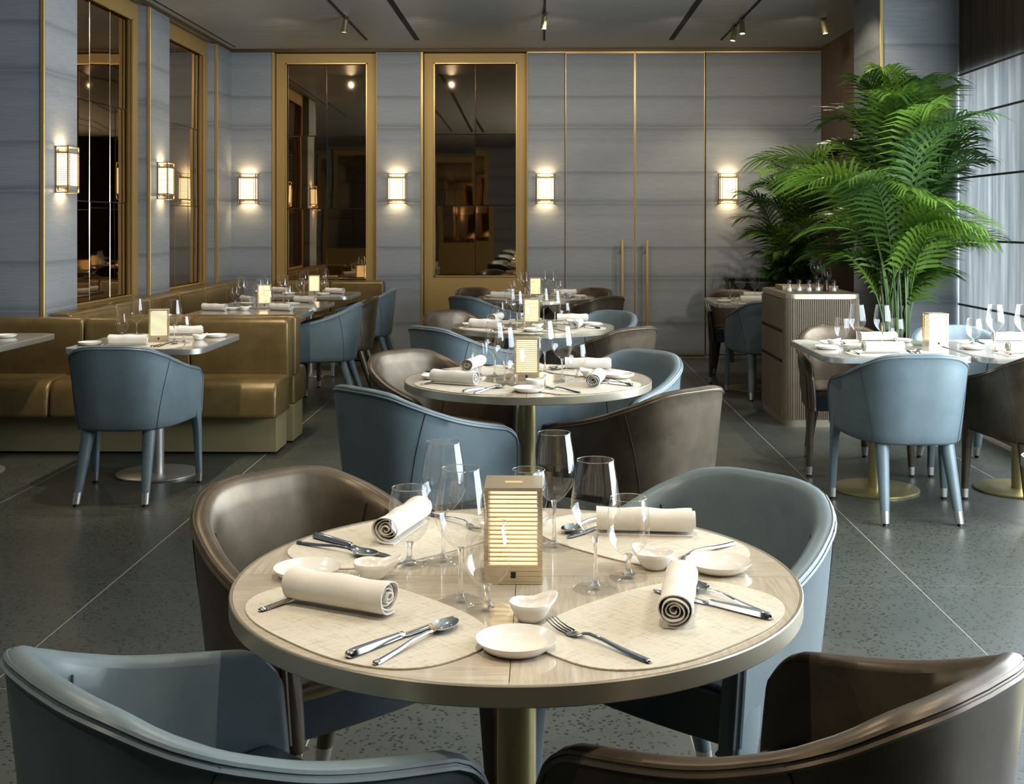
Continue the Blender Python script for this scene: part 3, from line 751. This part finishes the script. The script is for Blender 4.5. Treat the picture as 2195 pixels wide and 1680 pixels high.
def make_lamp():
    t = thing('table_lantern', 'l', 'lamp'); a = .0525
    link('base_box', boxes('base_box', [(-a, a, -a, a, 0, .004), (-a + .002, a - .002, -a + .002, a - .002, .004, .012), (-a, a, -a, a, .012, .0135), (-a + .002, a - .002, -a + .002, a - .002, .0135, .021), (-a, a, -a, a, .021, .0225), (-a + .002, a - .002, -a + .002, a - .002, .0225, .031)], slat_metal), None, t)
    link('switch', boxes('switch', [(-.0045, .0045, -a - .001, -a + .003, .011, .022)], black), None, t)
    sl = boxes('slat', [(-a, a, -a, -a + .007, 0, .0023), (-a, a, a - .007, a, 0, .0023), (-a, -a + .007, -a + .007, a - .007, 0, .0023), (a - .007, a, -a + .007, a - .007, 0, .0023)], slat_metal)
    for k in range(17): link('slat', sl, None, t, (0, 0, .032 + k * .0079))
    ps = boxes('post', [(-.0035, .0035, -.0035, .0035, .03, .168)], slat_metal)
    for x in (-1, 1):
        for y in (-1, 1): link('post', ps, None, t, (x * (a - .0048), y * (a - .0048), 0))
    link('top_plate', boxes('top_plate', [(-a, a, -a, -.006, .166, .172), (-a, a, .006, a, .166, .172), (-a, -.016, -.006, .006, .166, .172), (.016, a, -.006, .006, .166, .172)], slat_metal), None, t)
    link('top_slot', boxes('top_slot', [(-.016, .016, -.006, .006, .1665, .1685)], lamp_diff), None, t)
    link('diffuser', boxes('diffuser', [(-.042, .042, -.042, .042, .031, .160)], lamp_diff, .003), None, t)
    return t
lampp = Proto(make_lamp())

# rounded table layout: measured on the nearest table, offsets from its centre
SEATN = {'FL': ('front left', 225), 'FR': ('front right', 315), 'BL': ('rear left', 135), 'BR': ('rear right', 45)}
def seat_frame(cx, cyy, ang):
    e = Vector((math.cos(math.radians(ang)), math.sin(math.radians(ang)))); fwd = -e; right = Vector((fwd.y, -fwd.x))
    def P(r, f): v = Vector((cx, cyy)) + right * r + fwd * f; return v.x, v.y
    rz = math.atan2(fwd.y, fwd.x) - PI / 2
    return P, rz
def seat_set(cx, cyy, code, tn, z, nap=(-.02, -.36, 30)):
    nm, ang = SEATN[code]; P, rz = seat_frame(cx, cyy, ang); rnd = random.Random(hash((round(cyy, 2), ang)) % 1000)
    mt = matp.put((cx, cyy, z), rz, 'woven beige placemat at the %s seat of the %s' % (nm, tn), 'placemats')
    zz = z + .0024
    def at(p, r, f, dz, rot, what, grp): x, y = P(r, f); return p.put((x, y, zz + dz), rz + math.radians(rot), what % (nm, tn), grp)
    at(napp, nap[0], nap[1], .004 if code == 'FL' else .0003, nap[2], 'rolled cream napkin at the %s seat of the %s', 'rolled napkins')
    at(forkp, -.157, -.345, 0, 6 if code in ('FL',) else -2, 'steel fork at the %s seat of the %s', 'forks')
    at(knifep, .113, -.352, 0, 6, 'steel knife at the %s seat of the %s', 'knives')
    at(spoonp, .150, -.357, 0, 14 if code != 'FR' else -8, 'steel spoon at the %s seat of the %s', 'spoons')
TALL = [((.141, -.077), 'right'), ((.071, .189), 'rear'), ((-.142, .087), 'left'), ((-.092, -.151), 'front')]
GOB = [((.204, -.011), 'right'), ((-.204, .065), 'left'), ((-.044, -.194), 'front'), ((.02, .23), 'rear')]
PLT = [((-.383, -.008), 'left'), ((.007, -.368), 'front'), ((.376, .042), 'right'), ((.0, .375), 'rear')]
DSH = [((-.262, -.02), 'left', 20), ((.028, -.238), 'front', 40), ((.258, .050), 'right', 135), ((-.03, .25), 'rear', 200)]
NAPS = {'FL': (-.07, -.345, 20), 'FR': (.056, -.329, 35), 'BL': (-.035, -.375, 30), 'BR': (.015, -.385, 40)}
TABS = [(-.045, 2.138, 'nearest round table'), (-.055, 4.848, 'second round table back'), (-.055, 7.36, 'third round table back'), (-.045, 10.21, 'round table farthest back')]
for cx, cyy, tn in TABS:
    rt.put((cx, cyy, 0), 0, ('round pedestal table with cream top and champagne rim, ' + {'n': 'nearest of the row', 's': 'second of the row', 't': 'third of the row', 'r': 'last of the row'}[tn[0]]), 'round tables')
    for code in SEATN: seat_set(cx, cyy, code, tn, TT, NAPS[code])
    for (dx, dy), nm in TALL: tallp.put((cx + dx, cyy + dy, TT), 0, 'tall wine glass %s of the lantern on the %s' % ({'front': 'in front', 'rear': 'behind'}.get(nm, nm), tn) if nm in ('left', 'right') else ('tall wine glass %s the lantern on the %s' % ({'front': 'in front of', 'rear': 'behind'}[nm], tn)), 'wine glasses')
    for (dx, dy), nm in GOB:
        z = TT
        gobp.put((cx + dx, cyy + dy, z), 0, ('low water goblet %s the lantern on the %s' % ({'front': 'in front of', 'rear': 'behind', 'left': 'left of', 'right': 'right of'}[nm], tn)), 'water goblets')
    for (dx, dy), nm in PLT: platep.put((cx + dx, cyy + dy, TT + .0003), 0, 'white side plate at the %s edge of the %s' % (nm, tn), 'side plates')
    for (dx, dy), nm, rr in DSH: dishp.put((cx + dx, cyy + dy, TT + .0003), math.radians(rr), 'white lipped sauce dish on the %s side of the %s' % (nm, tn), 'sauce dishes')
    lampp.put((cx - .005, cyy, TT), 0, 'glowing slatted lantern in the middle of the %s' % tn, 'table lanterns')
    # chairs
    for code in SEATN:
        nm, ang = SEATN[code]; sx = 1 if code[1] == 'R' else -1; sy = 1 if code[0] == 'B' else -1
        colr = {'FL': 'blue', 'FR': 'brown', 'BL': 'brown', 'BR': 'blue'}[code]
        if tn[0] == 'r' and code == 'BR': colr = 'brown'
        P = chair_blue if colr == 'blue' else chair_brown
        d = .66; ox, oy, fa = {'FL': (-.440, -.434, 45), 'FR': (.450, -.426, 132), 'BL': (-.448, .50, -45), 'BR': (.408, .495, 227)}[code]
        rz = math.radians(fa) - PI / 2
        P.put((cx + ox, cyy + oy, 0), rz, '%s leather tub chair at the %s of the %s' % (colr, nm, tn), 'leather tub chairs')

# square tables -----------------------------------------------------------
def sq_seat(cx, cyy, side, tn, word, nap_dx=0, spoon=True, z=TT, dep=.435, hx=.36):
    """side +1: diner on the near (-y) side facing +y"""
    rz = 0 if side == 1 else PI; s = side
    def q(r, f): return cx + s * r, cyy + s * (-dep + f)
    x, y = q(0, .165); matsq.put((x, y, z), rz, 'woven placemat on the %s side of the %s' % (word, tn), 'placemats')
    zz = z + .0024
    x, y = q(-.07 + nap_dx, .17); napp.put((x, y, zz + .004), rz + .1, 'rolled cream napkin on the %s side of the %s' % (word, tn), 'rolled napkins')
    x, y = q(-.185, .19); forkp.put((x, y, zz), rz + .1, 'steel fork on the %s side of the %s' % (word, tn), 'forks')
    x, y = q(.105, .17); knifep.put((x, y, zz), rz - .1, 'steel knife on the %s side of the %s' % (word, tn), 'knives')
    x, y = q(.14, .165); spoonp.put((x, y, zz), rz - .25, 'steel spoon on the %s side of the %s' % (word, tn), 'spoons')
def put_items(tn, tall=(), gob=(), plate=(), dish=(), lamp=None):
    for x, y, nm in tall: tallp.put((x, y, TT), 0, 'tall wine glass %s on the %s' % (nm, tn), 'wine glasses')
    for x, y, nm in gob: gobp.put((x, y, TT), 0, 'low water goblet %s on the %s' % (nm, tn), 'water goblets')
    for x, y, nm in plate: platep.put((x, y, TT + .0003), 0, 'white side plate %s on the %s' % (nm, tn), 'side plates')
    for x, y, nm in dish: dishp.put((x, y, TT + .0003), .6, 'white lipped sauce dish %s on the %s' % (nm, tn), 'sauce dishes')
    if lamp: lampp.put((lamp[0], lamp[1], TT), lamp[2] if len(lamp) > 2 else 0, 'glowing slatted lantern on the %s' % tn, 'table lanterns')
A = 'square table before the left banquette'
sqg.put((-2.115, 6.40, 0), 0, 'square pedestal table before the left banquette, whole in view', 'square tables')
sq_seat(-2.115, 6.40, 1, A, 'near'); sq_seat(-2.115, 6.40, -1, A, 'banquette')
put_items(A, [(-2.25, 6.46, 'left of the lantern'), (-2.01, 6.36, 'right of the lantern')], [(-2.325, 6.44, 'left of the lantern'), (-1.93, 6.27, 'right of the lantern')],
          [(-2.40, 6.17, 'at the left front corner'), (-2.33, 6.50, 'at the left rear'), (-1.845, 6.60, 'at the right rear')], [(-1.90, 6.44, 'at the right')], (-2.105, 6.40, .25))
sqg.put((-3.20, 6.40, 0), 0, 'square table cut by the left edge of the photo', 'square tables')
put_items('square table cut by the left edge', [], [], [(-3.03, 6.56, 'near its right corner')], [], None)
R1 = 'square table beside the fluted cabinet'
sq.put((1.735, 6.08, 0), 0, 'square pedestal table beside the fluted cabinet', 'square tables')
sq_seat(1.735, 6.08, 1, R1, 'near', .03); sq_seat(1.735, 6.08, -1, R1, 'far', -.02)
put_items(R1, [(1.625, 6.02, 'left'), (1.745, 5.99, 'right')], [(1.585, 6.17, 'at the left'), (1.86, 6.13, 'at the right')], [(1.47, 6.02, 'at the left edge'), (1.96, 6.38, 'at the right edge')], [(1.55, 6.20, 'behind the goblet')])
R2 = 'square table at the right edge'
sq.put((2.475, 6.08, 0), 0, 'square pedestal table at the right edge near the sill', 'square tables')
sq_seat(2.475, 6.08, 1, R2, 'near', 0); sq_seat(2.475, 6.08, -1, R2, 'far', 0)
put_items(R2, [(2.33, 6.02, 'left'), (2.475, 6.02, 'right')], [(2.27, 6.15, 'at the left')], [(2.22, 6.02, 'at the left edge')], [], None)
lampp.put((2.085, 6.20, TT), .03, 'glowing slatted lantern between the two right square tables', 'table lanterns')
sq.put((1.695, 2.90, 0), 0, 'square table just entering the right edge below', 'square tables')
Cn = 'square table behind the fluted cabinet'
sq.put((1.765, 9.78, 0), 0, 'square pedestal table behind the fluted cabinet', 'square tables')
sq_seat(1.765, 9.78, 1, Cn, 'near', .02); sq_seat(1.765, 9.78, -1, Cn, 'far')
put_items(Cn, [(1.68, 9.86, 'left'), (1.80, 9.86, 'right')], [(1.60, 9.92, 'at the left'), (1.88, 9.92, 'at the right')], [(1.50, 9.60, 'at the left')])
D1, D2, D3 = 'wall banquette table nearest the front banquette', 'middle table of the wall banquette', 'wall banquette table in the corner'
for y, tn, lb in ((8.38, D1, 'first'), (9.27, D2, 'second'), (10.65, D3, 'third')):
    sqd.put((-2.115, y, 0), 0, 'pale pedestal table, %s along the left wall banquette' % lb, 'square tables')
def dnap(x, y, rz, tn, w_):
    napp.put((x, y, TT + .001), rz, 'rolled cream napkin at the %s of the %s' % (w_, tn), 'rolled napkins')
dnap(-2.42, 8.60, -.35, D1, 'left'); dnap(-1.93, 8.62, -.5, D1, 'right'); dnap(-2.40, 9.50, -.9, D2, 'left'); dnap(-1.93, 9.50, -.45, D2, 'right'); dnap(-2.42, 10.80, -.6, D3, 'left'); dnap(-1.90, 10.70, -.5, D3, 'right')
put_items(D1, [(-2.09, 8.60, 'at the right')], [(-2.03, 8.66, 'at the right')], [(-2.30, 8.68, 'in the middle')], [(-2.20, 8.62, 'in the middle')])
put_items(D2, [(-2.33, 9.05, 'at the left'), (-2.215, 9.35, 'behind the lantern'), (-2.075, 9.36, 'at the right')], [(-2.40, 9.12, 'at the left'), (-2.02, 9.30, 'at the right')],
          [(-2.34, 9.24, 'at the left'), (-1.97, 9.22, 'at the right')], [(-2.20, 9.20, 'in the middle')], (-2.15, 9.02, .3))
put_items(D3, [(-2.14, 10.50, 'left of the lantern'), (-2.02, 10.86, 'behind the lantern')], [(-2.16, 10.44, 'left of the lantern'), (-1.99, 10.62, 'right of the lantern')], [(-1.97, 10.52, 'at the right'), (-2.30, 10.6, 'at the left')], [], (-2.08, 10.66, .2))
# chairs at the square tables
G = 'leather tub chairs'
chair_blue.put((-2.10, 5.915, 0), 0, 'blue leather tub chair at the square table before the banquette', G)
chair_blue.put((1.74, 5.605, 0), 0, 'blue leather tub chair before the table by the fluted cabinet', G)
chair_brown.put((1.74, 6.66, 0), PI, 'bronze leather tub chair between table and fluted cabinet', G)
chair_brown.put((2.40, 5.60, 0), 0, 'dark brown leather tub chair cut by the right edge', G)
c = chair_blue.put((2.40, 6.66, 0), PI, 'pale blue leather tub chair behind the right lantern', G)
chair_blue.put((1.80, 9.33, 0), 0, 'blue leather tub chair half hidden by the fluted cabinet', G)
chair_brown.put((1.74, 10.36, 0), PI, 'bronze leather tub chair behind the table by the double doors', G)
chair_blue.put((-1.62, 8.80, 0), PI / 2, 'blue leather tub chair beside the front banquette end', G)
chair_brown.put((-1.60, 9.52, 0), PI / 2, 'dark brown leather tub chair between two blue ones at the wall banquette', G)
chair_blue.put((-1.60, 10.72, 0), PI / 2, 'blue leather tub chair nearest the back wall at the banquette tables', G)

# ------------------------------------------------------------------ banquettes
def cushion(name, prof, x0, x1, mat, parent, rend=.03):
    """prof: closed polygon in (y,z); extruded along x with rounded ends"""
    cyq = sum(p[0] for p in prof) / len(prof); czq = sum(p[1] for p in prof) / len(prof)
    rings = []
    for d, k in ((0, .90), (.003, .945), (.009, .975), (.018, .993), (rend, 1.0)):
        rings.append([(x0 + d, cyq + (y - cyq) * k, czq + (z - czq) * k) for y, z in prof])
    for d, k in ((rend, 1.0), (.018, .993), (.009, .975), (.003, .945), (0, .90)):
        rings.append([(x1 - d, cyq + (y - cyq) * k, czq + (z - czq) * k) for y, z in prof])
    return link(name, loft(name, rings, mat, True, True, 70), None, parent)
def round_prof(P, r=.03, n=4):
    out = []; m = len(P)
    for i in range(m):
        a, b, c_ = Vector(P[i - 1]), Vector(P[i]), Vector(P[(i + 1) % m]); rr = r[i] if isinstance(r, (list, tuple)) else r
        u = (a - b).normalized(); v = (c_ - b).normalized(); p, q = b + u * rr, b + v * rr
        for k in range(n + 1): t = k / n; s = p.lerp(b, t).lerp(b.lerp(q, t), t); out.append((s.x, s.y))
    return out
seatP = round_prof([(-.36, .235), (-.34, .455), (.03, .462), (.03, .235)], [.03, .10, .02, .01], 6)
backP = round_prof([(-.045, .42), (-.075, .60), (-.07, .80), (.075, .80), (.075, .42)], [.01, .05, .045, .02, .01], 5)
def banquette(label, loc, rz, segs_seat, segs_back, L, seg_mat=olive_leather, back_dy=.0):
    t = thing('banquette', label, 'banquette', loc, rz, 'olive leather banquettes')
    for a, b in segs_seat: cushion('seat_cushion', seatP, a, b, seg_mat, t)
    for a, b in segs_back: cushion('back_cushion', backP, a, b, seg_mat, t)
    link('plinth', boxes('plinth', [(L[0] + .01, L[1] - .035, -.20, .08, .012, .236)], plinth_mat, .002, 1), None, t)
    return t
# front banquette faces the camera: backrest around y=7.22
F1 = banquette('olive leather banquette facing the camera behind the left square table', (0, 7.16, 0), 0, [(-5.4, -3.95), (-3.945, -2.90), (-2.893, -1.552)], [(-5.4, -3.9), (-3.89, -2.80), (-2.79, -2.15), (-2.143, -1.545)], (-5.4, -1.55))
B1 = banquette('olive leather banquette back to back with the front one', (0, 7.40, 0), PI, [(1.56, 2.66)], [(1.545, 2.66)], (1.55, 2.66))
W1 = banquette('long olive leather banquette along the left wall', (-3.10, 0, 0), PI / 2, [(7.9, 8.85), (8.857, 9.8), (9.807, 10.8), (10.807, 11.86)], [(7.5, 8.30), (8.307, 9.0), (9.007, 9.75), (9.757, 10.5), (10.507, 11.2), (11.207, 11.86)], (7.52, 11.86))
K1 = banquette('olive leather banquette under the back wall mirror', (0, 11.88, 0), 0, [(-2.70, -1.60)], [(-2.70, -2.15), (-2.143, -1.60)], (-2.70, -1.60))

# ------------------------------------------------------------------ service cabinet
cb = thing('service_cabinet', 'taupe service cabinet with fluted front and rounded corners', 'cabinet', (1.65, 7.93, 0))
Wc, Dc = .52, .86
ol = rrect(Wc / 2, Dc / 2, .07, 8); ol = [(x + Wc / 2, y + Dc / 2) for x, y in ol]
oli = [(Wc / 2 + (x - Wc / 2) * .985, Dc / 2 + (y - Dc / 2) * .99) for x, y in ol]
link('carcass', prism('carcass', [(Wc / 2 + (x - Wc / 2) * .975, Dc / 2 + (y - Dc / 2) * .985) for x, y in ol], .05, .87, M('dark_carcass', (.07, .05, .032), .6)), None, cb)
link('plinth', prism('plinth', oli, .0, .05, champagne), None, cb)
link('top_edge', prism('top_edge', ol, .868, .90, champagne, .003, 1), None, cb)
link('counter_top', prism('counter_top', oli, .90, .903, cab_wood), None, cb)
# flutes around front and corners
per = []
def addp(x, y, a): per.append((x, y, a))
sp = .0125
r = .07
for k in range(int((PI / 2 * r) / sp) + 1): a = PI + k * sp / r; addp(r + r * math.cos(a), r + r * math.sin(a), a)
for k in range(int((Wc - 2 * r) / sp) + 1): addp(r + k * sp, 0, -PI / 2)
for k in range(int((PI / 2 * r) / sp) + 1): a = -PI / 2 + k * sp / r; addp(Wc - r + r * math.cos(a), r + r * math.sin(a), a)
fl = boxes('flute', [(-.0035, .0035, -.004, .004, .05, .868)], cab_wood, .0012, 1)
for x, y, a in per: link('flute', fl, None, cb, (x - math.cos(a) * .003, y - math.sin(a) * .003, 0), (0, 0, a + PI / 2))
# left face: two drawers and two doors
for nm, y0, y1, z0, z1 in (('drawer', .075, .79, .655, .862), ('drawer', .075, .79, .45, .63), ('door', .075, .43, .055, .425), ('door', .434, .79, .055, .425)):
    link(nm, boxes(nm, [(-.006, .012, y0, y1, z0, z1)], cab_wood, .0015, 1), None, cb)
for z in (.6425, .4375): link('finger_gap', boxes('finger_gap', [(-.002, .01, .07, .80, z - .011, z + .011)], cab_dark), None, cb)
# bottles and trays on the cabinet
ty = thing('serving_tray', 'tan wooden tray on the fluted cabinet behind the small bottles', 'tray', (1.93, 8.52, .903))
link('tray_base', boxes('tray_base', [(-.2, .2, -.13, .13, 0, .008)], tray_mat, .002), None, ty)
link('tray_rim', boxes('tray_rim', [(-.2, .2, -.13, -.122, .008, .03), (-.2, .2, .122, .13, .008, .03), (-.2, -.192, -.122, .122, .008, .03), (.192, .2, -.122, .122, .008, .03)], tray_mat), None, ty)
def make_bottle(dark):
    t = thing('condiment_bottle', 'b', 'bottle')
    link('body', lathe('body', [(0, 0), (.021, 0), (.0215, .004), (.020, .03), (.0155, .05), (.0150, .060), (.0165, .064)], M('amber_glass', (.05, .02, .008), .1) if dark else glass_thin, 20), None, t)
    link('contents', lathe('contents', [(0, .002), (.0195, .002), (.0185, .026), (0, .026)], M('dark_sauce', (.02, .008, .004), .3) if dark else M('pale_oil', (.75, .74, .68), .3), 16), None, t)
    link('cap', lathe('cap', [(0, .062), (.0175, .062), (.0175, .078), (.016, .080), (0, .080)], black, 16), None, t)
    return t
bp = Proto(make_bottle(False)); bd = Proto(make_bottle(True))
for i, (x, y) in enumerate(((1.742, 8.22), (1.82, 8.26), (1.885, 8.24), (1.955, 8.27), (2.06, 8.24))):
    bp.put((x, y, .903 if i == 0 else (.903 if y < 8.285 else .911)), 0, 'small clear bottle with black cap, %s on the fluted cabinet' % ('leftmost', 'second from left', 'third from left', 'fourth from left', 'rightmost')[i], 'condiment bottles')
bd.put((2.005, 8.24, .903), 0, 'small amber bottle with black cap on the fluted cabinet', 'condiment bottles')
tallp.put((1.99, 8.47, .9115), 0, 'wine glass standing on the tray of the fluted cabinet', 'wine glasses')
gobp.put((2.07, 8.5, .9115), 0, 'low goblet on the tray of the fluted cabinet', 'water goblets')
# console at the back wall
cn = thing('console_table', 'dark console table against the back wall under the palms', 'console', (2.05, 11.78, 0))
link('top', boxes('top', [(-.19, .56, -.16, .16, .80, .84)], navy_mat, .004), None, cn)
for x in (-.15, .52):
    for y in (-.13, .13): link('leg', boxes('leg', [(x - .02, x + .02, y - .02, y + .02, 0, .80)], navy_mat), None, cn)

# ------------------------------------------------------------------ palms
def frond(rnd, base, az, height, reach, mat, leaf=.26, nl=34, twist=None):
    """thin stem from the pot that arches over with rows of leaflets"""
    d = Vector((math.cos(az), math.sin(az), 0)); P = []; n = 26
    for i in range(n + 1):
        t = i / n; ou = reach * (t ** 2.1); z = height * (1 - (1 - t) ** 1.75) if True else 0
        dz = -.30 * reach * max(0, t - .62) ** 1.3 * 2.2
        P.append(Vector(base) + d * ou + Vector((0, 0, z + dz)))
    bm = bmesh.new(); tube_bm(bm, P, lambda t: .0065 * (1 - .82 * t) + .0008, 4, False)
    up = Vector((0, 0, 1)); tw = rnd.uniform(-.5, .5) if twist is None else twist
    t0 = .34 + .12 * min(1, height / 2.2)
    for k in range(nl):
        t = t0 + (1 - t0) * (k + .5) / nl; i = min(n - 1, int(t * n)); fr = t * n - i; p = P[i].lerp(P[i + 1], fr); tg = (P[i + 1] - P[i]).normalized()
        side = tg.cross(up)
        if side.length < .1: side = d.cross(up)
        side.normalize(); side = Matrix.Rotation(tw, 3, tg) @ side; nrm = side.cross(tg).normalized()
        q = (t - t0) / (1 - t0); L = leaf * (.45 + 1.0 * math.sin(PI * min(1, q * .86 + .12)) ** .8) * rnd.uniform(.88, 1.08)
        for s in (-1, 1):
            dirv = (side * s * (.85 - .35 * q) + tg * (.50 + .55 * q) + nrm * .22).normalized()
            wv = dirv.cross(nrm).normalized(); w_ = .0122 * (1 - .25 * q) * rnd.uniform(.85, 1.15)
            a, pr_, prev = p, [], None
            for j, f in enumerate((0, .25, .6, 1.0)):
                c_ = p + dirv * L * f + Vector((0, 0, -1)) * L * .42 * f ** 2.2
                ww = w_ * (.5, 1.0, .8, .06)[j]
                v1, v2 = bm.verts.new(c_ + wv * ww), bm.verts.new(c_ - wv * ww)
                if prev: bm.faces.new((prev[0], v1, v2, prev[1]))
                prev = (v1, v2)
    me = bpy.data.meshes.new('frond'); bm.to_mesh(me); bm.free(); me.materials.append(mat)
    return me
def palm(label, x, y, nf, hmin, hmax, rmin, rmax, seed, pot=(.22, .42), leaf=.26, front=None, az_f=None, mats=None, lim=None):
    t = thing('potted_palm', label, 'plant', (x, y, 0), 0, 'potted areca palms')
    R, hp = pot
    link('pot', lathe('pot', [(0, 0), (R * .75, 0), (R, hp - .02), (R, hp), (R - .02, hp), (R - .03, hp - .04), (0, hp - .04)], pot_mat, 32), None, t)
    link('soil', lathe('soil', [(0, hp - .038), (R - .03, hp - .038), (R - .03, hp - .03), (0, hp - .025)], soil, 24), None, t)
    rnd = random.Random(seed)
    for k in range(nf):
        az = az_f(k, rnd) if az_f else 2 * PI * (k * .381966) + rnd.uniform(-.2, .2)
        q = ((k * 7) % nf) / nf
        h = hmin + (hmax - hmin) * q + rnd.uniform(-.08, .08); rch = rmin + (rmax - rmin) * (1 - abs(q - .55)) * rnd.uniform(.75, 1.1)
        f_ = min(1, max(0, (h - .80) / .85)); rch *= .14 + .86 * f_ ** .8
        if q > .85: rch *= .70
        cx_, cy_ = math.cos(az), math.sin(az); lf = leaf * rnd.uniform(.85, 1.15)
        if cx_ > .05 and lim: rch = min(rch, (lim[0] - x - .08) / cx_)
        if cx_ < -.05 and lim: rch = min(rch, (x - lim[2]) / -cx_)
        if cy_ > .05 and lim: rch = min(rch, (lim[1] - y - .08) / cy_)
        br = R * .6 * math.sqrt(rnd.random()); ba = rnd.uniform(0, 2 * PI)
        m_ = rnd.choice(mats or (palm_green, palm_green, palm_dark))
        link('frond', frond(rnd, (br * math.cos(ba), br * math.sin(ba), hp - .04), az, h - hp, rch, m_, lf * (.72 + .28 * f_), 23), None, t)
    return t
palm('tall areca palm in front of the column, right of the cabinet', 2.46, 8.10, 58, 1.22, 2.56, .48, .98, 4, (.20, .42), .27, lim=(3.02, 8.50, 1.46))
palm('smaller areca palm in the back corner by the wood wall', 2.38, 11.0, 46, 1.0, 2.14, .40, .80, 9, (.20, .38), .26, lim=(2.78, 11.8, 1.95))

# ------------------------------------------------------------------ ceiling spot beams (from the tracks, some added for brightness)
for (lx, ly), tgt, pw, sz in (
    ((.03, 1.2), (-.05, 2.1, .73), 60, 46), ((.03, 3.0), (-.08, 2.2, .73), 34, 50),
    ((.03, 4.1), (-.05, 4.8, .73), 50, 46), ((.03, 6.6), (-.05, 7.3, .73), 46, 46), ((.03, 9.3), (-.05, 10.1, .73), 46, 46),
    ((-1.7, 5.6), (-2.1, 6.5, .7), 62, 62), ((-1.7, 7.9), (-2.2, 8.9, .7), 50, 60), ((-1.7, 10.12), (-2.2, 10.7, .7), 42, 60),
    ((-1.7, 6.9), (-1.9, 7.2, .5), 34, 70),
    ((1.763, 5.2), (1.75, 6.1, .7), 46, 60), ((1.763, 8.9), (1.7, 9.8, .7), 46, 60), ((2.478, 10.28), (2.3, 8.6, 1.5), 46, 60), ((2.62, 10.30), (1.7, 12.0, 1.0), 60, 62),  # last one: added helper without a fixture, throws the palm shadow
    ((1.763, 8.2), (2.49, 8.95, 2.3), 26, 60), ((1.763, 7.4), (2.3, 8.1, 1.9), 26, 50),  # first one: added to brighten the column's left face, no fixture
    ((1.763, 7.0), (1.9, 8.1, .9), 34, 60), ((1.763, 2.0), (.9, 2.2, .3), 26, 60), ((-1.7, 2.0), (-.9, 2.2, .3), 26, 60), ((-1.7, .8), (-.5, 1.6, .5), 26, 60), ((1.763, .8), (.6, 1.6, .5), 20, 60)):
    spot((lx, ly, 3.02), tgt, pw * 1.3, sz, rad=.022)
# added wide spots without fixtures, to brighten the walls and the room
for x in (-2.3, -1.1, .1, 1.2, 2.3): spot((x, 9.9, 3.10), (x, 12.0, 1.5), 42, 110, 1, (1, .90, .76), .02)
for y in (7.7, 9.2, 10.7): spot((-1.708, y, 3.10), (-3.3, y, 1.6), 34, 105, 1, (1, .90, .76), .02)
for x, y in ((-1.7, 3.2), (1.76, 3.2), (0.03, 6.0), (-1.7, 6.3), (1.76, 6.6)): spot((x, y, 3.10), (x, y, 0), 55, 140, 1, (1, .88, .72), .04)
